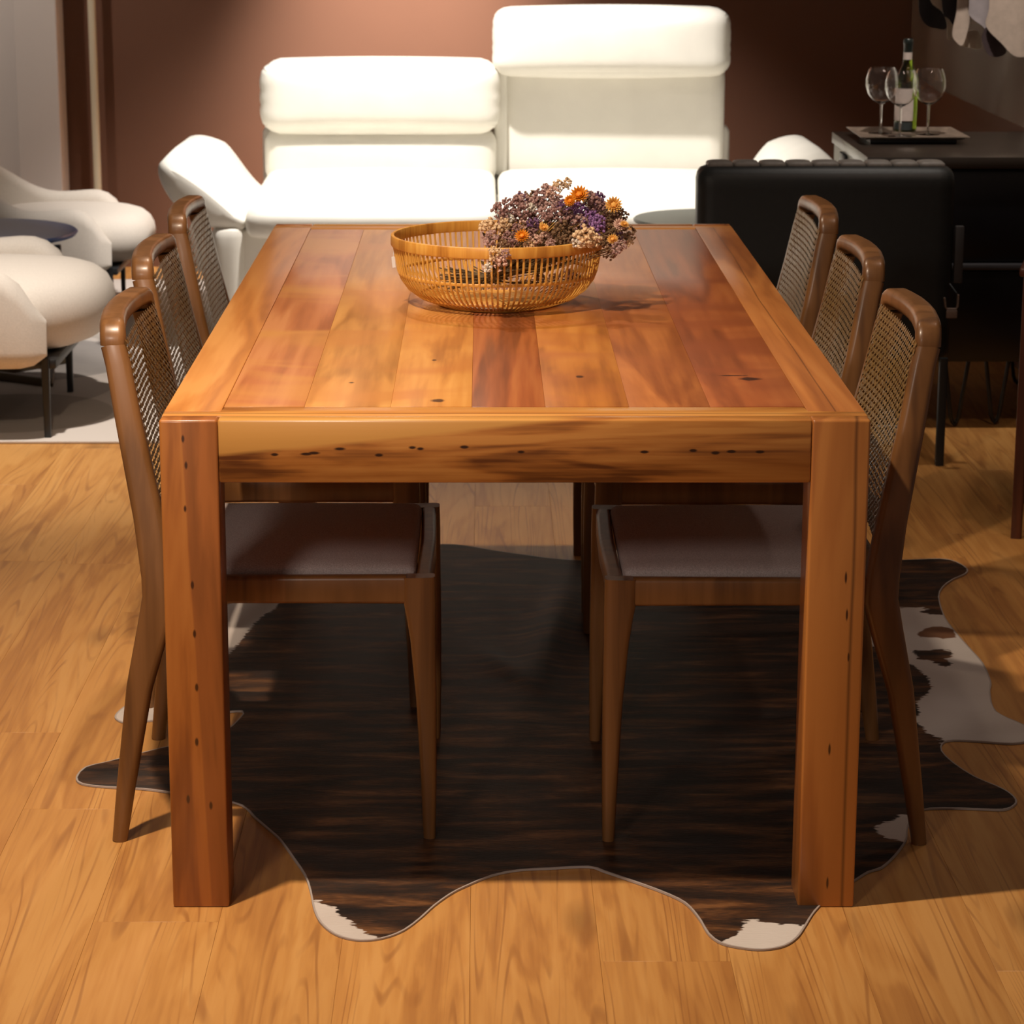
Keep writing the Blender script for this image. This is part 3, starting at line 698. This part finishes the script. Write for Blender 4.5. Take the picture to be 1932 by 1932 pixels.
# blue round table with bronze frame
bt = empty('coffee_table', (-1.76, 4.87, 0), 'round glossy blue coffee table between the two cream armchairs', 'table')
fpart('table_top', lambda bm: lathe(bm, [(.0, .40), (.30, .40), (.345, .408), (.352, .418), (.345, .424), (.0, .424)], (0, 0, 0), 48), M['blue'], bt)
fpart('base_frame', lambda bm: (sweep(bm, [(-.35, -.46, .022), (.12, -.46, .022), (.34, -.60, .022)], (.026, .026), ref=Vector((0, 0, 1)), rad=.004)), M['bronze'], bt)
fpart('base_frame', lambda bm: (sweep(bm, [(.10, -.455, .022), (.33, -.18, .022)], (.026, .026), ref=Vector((0, 0, 1)), rad=.004)), M['bronze'], bt)
for x, y in ((.34, -.60), (.33, -.18), (-.30, .1)):
    fpart('leg', lambda bm: sweep(bm, [(x, y, .0095), (x*.95, y if y > -.3 else y*.75, .402 if y > -.3 else .030)], (.022, .022), rad=.003), M['bronze'] if y < -.3 else M['black_metal'], bt)

# dark round side table behind the dining table
st = empty('side_table', (.690, 4.62, 0.05), 'dark grey round side table between the sofa and the black bench', 'table')
fpart('table_top', lambda bm: lathe(bm, [(.0, .432), (.20, .432), (.243, .438), (.247, .445), (.243, .450), (.0, .450)], (0, 0, 0), 48), M['slate'], st)
fpart('column', lambda bm: lathe(bm, [(.012, -.03), (.012, .434)], (0, 0, 0), 16), M['black_metal'], st)
fpart('base_plate', lambda bm: lathe(bm, [(.0, -.041), (.15, -.041), (.15, -.034), (.02, -.028), (.0, -.028)], (0, 0, 0), 32), M['black_metal'], st)

# ================================================================== BLACK BENCH (seen from behind)
bb = empty('black_bench', (0, 0, 0), 'black leather bench seat seen from behind, right of the sofa', 'bench')
def back(bm):
    def fn(p, q):
        if q.z > .6 and q.y > -.3: p.z += .004*abs(math.sin(q.x*14))*((q.z-.6)/.4)
        p.y += .02*max(0, q.z)
        return p
    soft(bm, (.885, 3.255, .545), (.700, .115, .535), .035, (0, .004, .002), 22, fn)
fpart('backrest', back, M['black_leather'], bb)
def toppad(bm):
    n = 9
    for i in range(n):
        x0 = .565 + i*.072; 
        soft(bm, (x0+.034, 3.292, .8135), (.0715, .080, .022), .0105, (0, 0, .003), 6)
fpart('tufted_edge', toppad, M['lit_leather'], bb, 'tufted top edge, painted paler where it catches light')
fpart('seat', lambda bm: soft(bm, (.885, 3.455, .36), (.70, .30, .17), .05, (0, 0, .01), 10), M['black_leather'], bb)
for x in (.562, 1.212):
    for y in (3.172, 3.58):
        fpart('leg', lambda bm: sweep(bm, [(x, y, .0 if y < 3.4 else .009), (x, y, .30)], (.022, .024), rad=.003), M['black_metal'], bb)

fpart('corner_trim', lambda bm: box(bm, 1.238, 1.262, 3.215, 3.235, .500, .655, .003), simple('dark_grey_trim', (.030, .027, .028), .6), bb, 'dark grey trim strip')
o = empty('hanging_strap', (0, 0, 0), 'small taupe fabric strap looped at the corner of the black bench', 'strap')
def strap(bm):
    a, c, d, e = at(1782, 562, 3.16), at(1784, 583, 3.16), at(1806, 583, 3.16), at(1808, 556, 3.16)
    sweep(bm, [a, a.lerp(c, .8), c.lerp(d, .12), c.lerp(d, .88), d.lerp(e, .2), e], (.016, .004), ref=Vector((0, 1, 0)), rad=.0015)
    box(bm, c.x+.001, d.x-.001, 3.150, 3.156, c.z-.024, c.z-.002, .002)
fpart('strap', strap, M['taupe'], o)
fpart('hook', lambda bm: tube(bm, [(1.238, 3.165, .455), (1.238, 3.16, .48), (1.225, 3.20, .50)], .002, 6), M['black_metal'], o)

# ================================================================== CABINET with tray, bottle and glasses
cab = empty('black_cabinet', (0, 0, 0), 'black cabinet on hairpin legs with white side panel, by the right wall', 'cabinet')
fpart('body', lambda bm: box(bm, 1.075, 1.69, 3.66, 4.38, .20, .762, .004), M['black_lacquer'], cab)
fpart('ledge', lambda bm: box(bm, 1.08, 1.685, 3.625, 3.6595, .475, .492, .003), simple('dark_ledge', (.03, .028, .032), .5), cab, 'dark grey ledge across the front')
for z0, z1 in ((.21, .47), (.497, .757)): fpart('door', lambda bm: box(bm, 1.082, 1.683, 3.648, 3.6595, z0, z1, .002), M['black_lacquer'], cab)
fpart('side_panel', lambda bm: box(bm, 1.058, 1.0745, 3.655, 4.385, .20, .765, .003), M['white_panel'], cab, 'white side panel')
fpart('top', lambda bm: box(bm, 1.052, 1.698, 3.63, 4.40, .7655, .7995, .003), M['dark_glass'], cab, 'dark glossy top')
def hnd(bm):
    box(bm, 1.046, 1.058, 4.10, 4.18, .735, .760, .003); tube(bm, [(1.052, 4.08, .755), (1.045, 4.04, .728), (1.045, 3.97, .724), (1.05, 3.90, .738)], .007, 8)
fpart('handle', hnd, M['black_metal'], cab, 'black lever handle')
for x, y in ((1.12, 3.70), (1.345, 3.69), (1.47, 3.72), (1.66, 3.70), (1.12, 4.34), (1.66, 4.34)):
    fpart('hairpin_leg', lambda bm: tube(bm, [(x-.035, y, .205), (x-.012, y, .03), (x-.006, y, .0145), (x, y, .0065), (x+.006, y, .0145), (x+.012, y, .03), (x+.035, y, .205)], .006, 8), M['black_metal'], cab)
tray = empty('serving_tray', (0, 0, 0), 'rectangular metal tray on the black cabinet carrying the bottle and glasses', 'tray')
tc = (1.245, 4.14)
fpart('riser', lambda bm: box(bm, tc[0]-.13, tc[0]+.13, tc[1]-.13, tc[1]+.10, .800, .8125, .002), M['black_lacquer'], tray)
def trayf(bm):
    # shallow flared tray
    A_, B_ = .155, .155
    rings = []
    for k, z in ((.90, .813), (.93, .8132), (1.0, .8205), (1.05, .8215), (1.05, .8235), (.99, .8225), (.92, .8160), (.0, .8160)):
        rings.append([Vector((tc[0] + sx*A_*max(k, .02), tc[1] + sy*B_*max(k, .02), z)) for sx, sy in ((1, 1), (-1, 1), (-1, -1), (1, -1))])
    loft(bm, rings)
fpart('dish', trayf, M['tray'], tray)
def wine_glass(x, y, label):
    g = empty('wine_glass', (x, y, .8165), label, 'glass', 'balloon wine glasses on the tray')
    def bowl(bm):
        out = [(.0042, .088), (.012, .092), (.028, .102), (.042, .120), (.0495, .142), (.0490, .165), (.0435, .186), (.0385, .198)]
        inn = [(r-.0010, z) for r, z in reversed(out[2:])] + [(.011, .0945), (.0, .0925)]
        lathe(bm, [(.0, .086)] + out + inn, (0, 0, 0), 40)
    def stem(bm): lathe(bm, [(.0, .004), (.006, .0042), (.0035, .012), (.0030, .05), (.0032, .08), (.0042, .0885), (.0, .0865)], (0, 0, 0), 20)
    def foot(bm): lathe(bm, [(.0, 0), (.036, 0), (.0365, .001), (.020, .0022), (.006, .0041), (.0, .0043)], (0, 0, 0), 36)
    fpart('bowl', bowl, M['glass'], g); fpart('stem', stem, M['glass'], g); fpart('foot', foot, M['glass'], g)
wine_glass(1.169, 4.170, 'empty balloon wine glass left of the bottle, leftmost of the three')
wine_glass(1.211, 4.060, 'empty balloon wine glass in the middle, overlapping the bottle label')
wine_glass(1.306, 4.125, 'empty balloon wine glass right of the bottle')
bo = empty('wine_bottle', (1.255, 4.235, .8165), 'green wine bottle with white label on the tray between the glasses', 'bottle')
fpart('body', lambda bm: lathe(bm, [(.0, .004), (.028, 0), (.034, .006), (.0345, .012), (.0345, .150), (.031, .168), (.022, .190), (.0155, .206), (.0135, .222), (.0130, .262), (.0, .262)], (0, 0, 0), 40), M['green_glass'], bo)
fpart('capsule', lambda bm: lathe(bm, [(.0134, .238), (.0136, .262), (.0150, .265), (.0150, .278), (.0128, .281), (.0, .281)], (0, 0, 0), 30), M['foil'], bo, 'dark foil capsule')
def lab(bm, r, z0, z1, a0, a1):
    n = 18; rings = []
    v0 = [bm.verts.new((r*cos(R(a0+(a1-a0)*i/n)), r*sin(R(a0+(a1-a0)*i/n)), z0)) for i in range(n+1)]
    v1 = [bm.verts.new((r*cos(R(a0+(a1-a0)*i/n)), r*sin(R(a0+(a1-a0)*i/n)), z1)) for i in range(n+1)]
    for i in range(n): bm.faces.new((v0[i], v0[i+1], v1[i+1], v1[i]))
fpart('label', lambda bm: lab(bm, .0350, .034, .132, 175, 300), M['label'], bo, 'white paper label')
fpart('base_label', lambda bm: lab(bm, .0350, .006, .030, 175, 300), simple('dark_label_band', (.03, .04, .04), .5), bo, 'dark lower band')
fpart('neck_seal', lambda bm: lab(bm, .0140, .218, .240, 150, 330), M['label'], bo, 'white round neck seal')

# reddish wooden furniture at the right edge
rc = empty('wooden_sideboard', (0, 0, 0), 'reddish wooden sideboard with orange drawer fronts at the right edge', 'cabinet')
fpart('body', lambda bm: box(bm, 1.268, 1.60, 2.375, 2.75, .18, .648, .004), M['red_wood'], rc)
fpart('top', lambda bm: box(bm, 1.235, 1.61, 2.33, 2.78, .649, .670, .005), M['red_wood'], rc)
for x in (1.257, 1.588):
    for y in (2.365, 2.745): fpart('leg', lambda bm: sweep(bm, [(x, y, .0), (x, y, .648)], (.026, .030), rad=.004), M['red_wood'], rc)
rc.location = (1.252, 2.36, 0); rc.rotation_euler.z = R(-15)
for o in rc.children: o.location = (-1.247, -2.36, 0)
for z0, z1 in ((.24, .345), (.355, .46)):
    d = fpart('drawer', lambda bm: box(bm, 1.272, 1.575, 2.358, 2.374, z0, z1, .003), M['orange_wood'], rc); d.location = (-1.247, -2.36, 0)
    fpart('knob', lambda bm: lathe(bm, [(.0, 0), (.012, 0), (.008, .02), (.0, .02)], (1.42, 2.345, (z0+z1)/2), 12), M['black_metal'], d)

# ================================================================== HANGING PETAL SHADE (top right)
lamp = empty('petal_shade', (1.44, 4.45, 1.35), 'hanging shade of beige, grey and dark felt petals in the top right corner', 'hanging shade')
F = {k: simple('felt_'+k, c, .85, noise_amt=.08, nscale=50) for k, c in {'beige': (.50, .40, .33), 'dark': (.016, .012, .013), 'grey': (.34, .30, .31), 'plum': (.05, .03, .032), 'tan': (.42, .33, .25)}.items()}
def petal(outline, y, col, bulge=.04, lean=.0):
    y -= .55
    """curved felt leaf; outline as (dx, dz) loop around its own axis"""
    pts2 = [(at(u, v, y).x-1.44, at(u, v, y).z-1.35) for u, v in outline]
    pg = [Vector((a, b)) for a, b in pts2]
    cx = sum(p.x for p in pg)/len(pg); wmax = max(p.x for p in pg)-min(p.x for p in pg); zt = max(p.y for p in pg)
    sm = [Vector((p.x, p.y)) for p in catmull([(p.x, p.y) for p in pg], 4)]
    pts_ = list(sm); nb_ = len(pts_)
    x = min(p.x for p in sm)
    while x < max(p.x for p in sm):
        z = min(p.y for p in sm)
        while z < max(p.y for p in sm):
            if sdist((x, z), sm) > .012: pts_.append(Vector((x, z)))
            z += .02
        x += .02
    r_ = delaunay_2d_cdt(pts_, [], [list(range(nb_))], 1, 1e-6)
    bm = BM(); fr = []
    for v in r_[0]:
        q = (v.x-cx)/(wmax*.5+1e-6)
        fr.append(Vector((v.x, (y-4.45) - bulge*(1-q*q) + lean*(v.y), v.y)))
    vf = [bm.verts.new(p) for p in fr]; vb = [bm.verts.new(p + Vector((0, .004, 0))) for p in fr]
    cn = Counter()
    for f in r_[2]:
        for i in range(len(f)): cn[tuple(sorted((f[i], f[(i+1) % len(f)])))] += 1
    for f in r_[2]:
        bm.faces.new([vf[i] for i in f]); bm.faces.new([vb[i] for i in reversed(f)])
        for i in range(len(f)):
            a, c = f[i], f[(i+1) % len(f)]
            if cn[tuple(sorted((a, c)))] == 1: bm.faces.new((vf[c], vf[a], vb[a], vb[c]))
    o = mesh_obj('petal', bm, F[col], lamp); return o
petal([(1737, -60), (1750, -60), (1790, -60), (1790, 10), (1786, 52), (1765, 53), (1748, 48), (1736, 30), (1733, 0)], 5.10, 'dark', .02)
petal([(1750, -60), (1766, -60), (1780, -10), (1800, 40), (1797, 70), (1786, 72), (1785, 45), (1776, 22), (1755, 0)], 5.03, 'tan', .02)
petal([(1780, -60), (1830, -60), (1815, 10), (1800, 46), (1788, 35), (1778, 20)], 4.98, 'dark', .02)
petal([(1812, -60), (1850, -60), (1840, 10), (1825, 50), (1813, 84), (1800, 76), (1796, 60), (1803, 20)], 4.93, 'beige', .03)
petal([(1835, -60), (1890, -60), (1880, 0), (1862, 55), (1850, 48), (1829, 30), (1828, 10)], 4.88, 'grey', .03)
petal([(1862, 50), (1885, 70), (1900, 98), (1880, 107), (1862, 102), (1853, 80), (1853, 65)], 4.86, 'plum', .02)
petal([(1875, -60), (1955, -60), (1975, 0), (1970, 60), (1955, 98), (1930, 105), (1907, 103), (1885, 80), (1861, 50), (1866, 15)], 4.82, 'beige', .05)
petal([(1825, 60), (1845, 60), (1852, 88), (1840, 92), (1832, 90), (1815, 84)], 4.95, 'tan', .02)
fpart('hub', lambda bm: lathe(bm, [(.0, .02), (.10, .02), (.20, .0), (.21, -.01), (.20, -.015), (.0, -.01)], (.0, 0, .02), 32), F['dark'], lamp)
fpart('cord', lambda bm: tube(bm, [(0, 0, .03), (0, 0, 1.85)], .004, 8), M['black_metal'], lamp)

# ================================================================== BASKET
BX, BY = -.020, 1.105
bk = empty('bamboo_basket', (BX, BY, ZT), 'round open bamboo basket with thin slats in the centre of the table', 'basket')
BP = [(.108, .004), (.125, .0065), (.148, .015), (.170, .031), (.184, .050), (.190, .065), (.194, .085), (.1975, .108), (.199, .128)]
def prof_r(z):
    for (r0, z0), (r1, z1) in zip(BP, BP[1:]):
        if z0 <= z <= z1: return r0 + (r1-r0)*(z-z0)/(z1-z0)
    return BP[-1][0]
bm = BM()
rings = []
for i, (r, z) in enumerate(BP):
    a, c = BP[max(i-1, 0)], BP[min(i+1, len(BP)-1)]; t = Vector((c[0]-a[0], 0, c[1]-a[1])).normalized(); nn = Vector((t.z, 0, -t.x))
    p = Vector((r, 0, z)); wv = .0018 if i > 2 else .0014
    rings.append([p + nn*.0011 + Vector((0, wv, 0)), p + nn*.0011 - Vector((0, wv, 0)), p - nn*.0011 - Vector((0, wv, 0)), p - nn*.0011 + Vector((0, wv, 0))])
loft(bm, rings); s0 = mesh_obj('slat', bm, M['bamboo'], bk, False); NS = 104
for k in range(1, NS):
    o = bpy.data.objects.new('slat', s0.data); link(o, bk); o.rotation_euler.z = 2*pi*k/NS
def ring_(bm, r, z, wr_, wz, n=96):
    loft(bm, [[Vector(((r+u)*cos(2*pi*k/n), (r+u)*sin(2*pi*k/n), z+v)) for u, v in rrect(wr_, wz, min(wr_, wz)*.4, 2)] for k in range(n)], closed=True, cap=False)
fpart('rim', lambda bm: ring_(bm, .1995, .1235, .0075, .0215), M['bamboo'], bk)
fpart('middle_ring', lambda bm: ring_(bm, .1875, .062, .004, .006), M['bamboo'], bk)
fpart('lower_ring', lambda bm: ring_(bm, .150, .0185, .004, .005), M['bamboo'], bk)
fpart('base_ring', lambda bm: ring_(bm, .110, .0045, .012, .009), M['bamboo'], bk)
fpart('bottom_disc', lambda bm: lathe(bm, [(.0, .006), (.112, .006), (.112, .0085), (.0, .0085)], (0, 0, 0), 48), M['bamboo'], bk)
tg = at(742, 505, BY-.02)
m_tag, nt, b = new_mat('clear_tag'); b.inputs['Base Color'].default_value = (.80, .80, .82, 1); b.inputs['Roughness'].default_value = .3; b.inputs['Transmission Weight'].default_value = .15
def tagm(bm):
    t = bmesh.new(); box(t, -.0035, .0035, -.0006, .0006, -.021, .0, .0004, 1); add(bm, t)
o = fpart('price_tag', tagm, m_tag, None); o.location = (tg.x, BY-.02, tg.z+.021); o.rotation_euler = (0, R(-4), R(8))
tag(o, 'small translucent price tag hanging at the left side of the basket', 'tag')
fpart('string', lambda bm: tube(bm, [(0, 0, -.001), (.004, 0, .02), (.012, 0, .035)], .0007, 5), m_tag, o)

# ================================================================== DRIED FLOWERS
fl = empty('dried_flower_bunch', (BX+.1, BY, ZT+.01), 'bunch of dried purple, cream and orange flowers lying in the bamboo basket', 'flowers')
rf = random.Random(11)
FC = {'mauve': (.30, .165, .15), 'mauve2': (.42, .26, .235), 'purple': (.27, .135, .33), 'violet': (.15, .07, .16), 'cream': (.68, .49, .30), 'pink': (.62, .41, .33), 'brown': (.20, .115, .06), 'white': (.78, .66, .58)}
FM = {k: simple('petal_'+k, c, .8, noise_amt=.45, nscale=140) for k, c in FC.items()}
FM['orange'] = simple('petal_orange', (.72, .26, .012), .6, noise_amt=.35, nscale=120)
FM['yellow'] = simple('petal_yellow', (.74, .40, .09), .6, noise_amt=.3, nscale=120)
STM = simple('dry_stem', (.12, .075, .032), .8, noise_amt=.3, nscale=80)
def cup(bm, c, d, r, npet=5, open_=1.0):
    d = d.normalized(); a = d.orthogonal().normalized(); e = d.cross(a)
    v0 = bm.verts.new(c); ring = []
    n = npet*2
    for i in range(n):
        rr = r*(1.0 if i % 2 == 0 else .55)*rf.uniform(.8, 1.15); hh = r*rf.uniform(.35, .9)/open_
        ring.append(bm.verts.new(c + (a*cos(2*pi*i/n) + e*sin(2*pi*i/n))*rr + d*hh))
    for i in range(n): bm.faces.new((v0, ring[i], ring[(i+1) % n]))
def cluster_mesh(name, ncup, r):
    bm = BM()
    for i in range(ncup):
        d = Vector((rf.gauss(0, 1), rf.gauss(0, 1), rf.gauss(0, 1)+.35)).normalized()
        c = d*rf.uniform(.45, .85); cup(bm, c, d + Vector((rf.uniform(-.4, .4), rf.uniform(-.4, .4), rf.uniform(-.4, .4))), r*rf.uniform(.8, 1.3), rf.choice((4, 5)))
        t = bmesh.new(); bmesh.ops.create_icosphere(t, subdivisions=1, radius=r*rf.uniform(.6, .85)); add(bm, t, Matrix.Translation(c + d*r*.35))
    for i in range(int(ncup*.5)):
        d = Vector((rf.gauss(0, 1), rf.gauss(0, 1), rf.gauss(0, 1))).normalized(); tube(bm, [Vector((0, 0, -.3)), d*.6], .025, 3)
    me = bpy.data.meshes.new(name); bm.to_mesh(me); bm.free(); return me
def straw_mesh(name):
    bm = BM()
    for ring, (nn, tilt, r) in enumerate(((16, .15, 1.0), (14, .5, .95), (12, .85, .85), (9, 1.2, .65), (5, 1.45, .4))):
        for i in range(nn):
            a = 2*pi*(i + .5*(ring % 2))/nn; rad = Vector((cos(a), sin(a), 0)); tan = Vector((-sin(a), cos(a), 0))
            d = rad*cos(tilt) + Vector((0, 0, 1))*sin(tilt)
            b0 = rad*.25; m1 = b0 + d*r*.55; tip = b0 + d*r*.85 + Vector((0, 0, .10))
            wv = 1.7*r/nn*1.3
            q = [bm.verts.new(p) for p in (b0-tan*wv*.5, b0+tan*wv*.5, m1+tan*wv, tip, m1-tan*wv)]
            bm.faces.new(q)
    t = bmesh.new(); bmesh.ops.create_icosphere(t, subdivisions=2, radius=.42); add(bm, t)
    me = bpy.data.meshes.new(name); bm.to_mesh(me); bm.free(); return me
variants = [cluster_mesh('flower_head', n, r) for n, r in ((26, .26), (20, .30), (34, .22), (24, .28))]
straw = straw_mesh('straw_flower')
cache = {}
def head(u, v, size, col, y, kind='c'):
    p = at(u, v, y) - fl.location
    base_ = straw if kind == 's' else variants[rf.randrange(4)]
    key = (base_.name, col)
    if key not in cache:
        mm = base_.copy(); mm.materials.clear(); mm.materials.append(FM[col]); cache[key] = mm
    o = bpy.data.objects.new('flower_head' if kind == 'c' else 'straw_flower_head', cache[key]); link(o, fl)
    o.location = p; s = size/985.0*(1.22 if kind == 'c' else 1.05); o.scale = (s, s, s)
    o.rotation_euler = (rf.uniform(-.5, .5), rf.uniform(-.5, .5), rf.uniform(0, 6.3)) if kind == 'c' else (rf.uniform(.5, 1.2), rf.uniform(-.3, .3), rf.uniform(-.4, .4))
    return p
heads = []
def H(u, v, s, c, y=None, k='c'):
    # the bunch is a mound: middle flowers stand nearer, top ones farther back
    yy = y if y is not None else 1.12 - .14*(v-345)/140 + rf.uniform(-.02, .02)
    if k == 's': yy -= .045
    heads.append((head(u, v, s, c, yy, k), c))
for u, v, s, c in [(1093, 368, 17, 'orange'), (1076, 379, 11, 'orange'), (985, 446, 13, 'orange'), (1026, 430, 9, 'yellow'), (1158, 387, 15, 'yellow'), (1170, 425, 13, 'pink'), (1156, 452, 10, 'yellow'), (1178, 424, 8, 'yellow')]:
    H(u, v, s, c, k='s')
for u, v, s, c in [(922, 430, 16, 'cream'), (944, 436, 15, 'cream'), (950, 425, 13, 'cream'), (962, 412, 9, 'white'), (925, 450, 14, 'mauve2'), (933, 482, 14, 'cream'), (942, 497, 12, 'pink'), (920, 505, 8, 'white'), (953, 478, 9, 'mauve2'),
                   (1105, 448, 19, 'cream'), (1120, 455, 13, 'cream'), (1092, 458, 12, 'white'), (1055, 352, 12, 'cream'), (1070, 346, 10, 'cream'), (1043, 365, 12, 'pink'), (1050, 378, 11, 'mauve2'), (1148, 478, 13, 'brown'), (1160, 470, 12, 'mauve2'), (1185, 440, 13, 'brown'), (1178, 410, 10, 'brown'), (1185, 455, 9, 'cream'),
                   (1010, 455, 12, 'pink'), (1030, 452, 13, 'pink'), (998, 462, 10, 'cream'), (1040, 460, 8, 'mauve2'), (1003, 440, 9, 'mauve'), (1000, 395, 11, 'white'), (988, 422, 9, 'pink'),
                   (942, 398, 13, 'mauve'), (957, 388, 13, 'mauve'), (950, 408, 11, 'mauve2'), (975, 385, 13, 'mauve'), (985, 378, 12, 'mauve2'), (990, 400, 13, 'mauve'), (972, 405, 12, 'mauve'), (1008, 385, 13, 'mauve2'), (1020, 372, 13, 'mauve'), (1030, 360, 12, 'mauve2'), (1012, 408, 13, 'mauve'), (1030, 395, 13, 'mauve2'), (1048, 400, 14, 'mauve'), (1035, 412, 12, 'mauve'), (1062, 392, 13, 'violet'), (1065, 410, 12, 'mauve'), (975, 432, 11, 'mauve'), (960, 450, 12, 'mauve'), (950, 462, 10, 'brown'), (970, 460, 10, 'mauve'),
                   (1085, 395, 14, 'purple'), (1100, 405, 16, 'purple'), (1095, 420, 13, 'mauve2'), (1115, 412, 14, 'purple'), (1128, 422, 14, 'purple'), (1130, 438, 13, 'purple'), (1108, 428, 11, 'violet'), (1007, 424, 11, 'violet'), (1080, 415, 11, 'mauve'), (1120, 385, 14, 'mauve'), (1130, 375, 12, 'violet'), (1115, 370, 11, 'mauve'), (1140, 395, 13, 'mauve'), (1150, 408, 12, 'brown'), (1145, 425, 12, 'brown'), (1165, 400, 11, 'brown'), (1160, 440, 11, 'brown'), (1172, 462, 10, 'mauve2'), (1140, 455, 10, 'brown'), (1060, 430, 13, 'brown'), (1075, 440, 13, 'brown'), (1050, 445, 11, 'brown'), (1085, 452, 11, 'brown'), (1065, 455, 10, 'brown')]:
    H(u, v, s, c, .885 if (v > 474 and u < 965) else (.945 if (u, v) in ((1105, 448), (1120, 455), (1092, 458)) else None))
for u, v, s, c in [(1070, 520, 13, 'pink'), (1045, 530, 12, 'cream'), (1020, 525, 11, 'brown'), (1085, 525, 10, 'brown')]:
    H(u, v, s, c, 1.09)
# filling behind: a second, darker layer so that the mound is closed
for i in range(46):
    u = 935 + 230*rf.random(); v = rf.uniform(385, 465) - 18*math.sin((u-935)/230*pi)
    H(u, v, rf.uniform(11, 15), rf.choice(('mauve', 'brown', 'mauve', 'violet')), 1.12 + rf.uniform(.01, .07))
bm = BM()
tie = Vector((-.115, .02, .035))
for p, c in heads:
    e = tie + Vector((rf.uniform(-.10, .03), rf.uniform(-.035, .035), rf.uniform(-.02, .02))); m1 = tie.lerp(p, .45) + Vector((0, 0, -.01))
    tube(bm, [p, m1, tie + Vector((rf.uniform(-.01, .01), rf.uniform(-.012, .012), rf.uniform(-.008, .008))), e], rf.uniform(.0008, .0015), 4)
for i in range(120):   # dry leaves along the stems
    a = heads[rf.randrange(len(heads))][0]; q = tie.lerp(a, rf.uniform(.15, .85)) + Vector((rf.uniform(-.01, .01),)*3)
    d = Vector((rf.gauss(0, 1), rf.gauss(0, 1), rf.gauss(0, 1))).normalized()*.016; s_ = d.orthogonal().normalized()*.0035
    vv = [bm.verts.new(x) for x in (q, q+d*.5+s_, q+d, q+d*.5-s_)]; bm.faces.new(vv)
o = mesh_obj('stems', bm, STM, fl, False); o['kind'] = 'stuff'; o['label'] = 'dry brown stems and leaves'
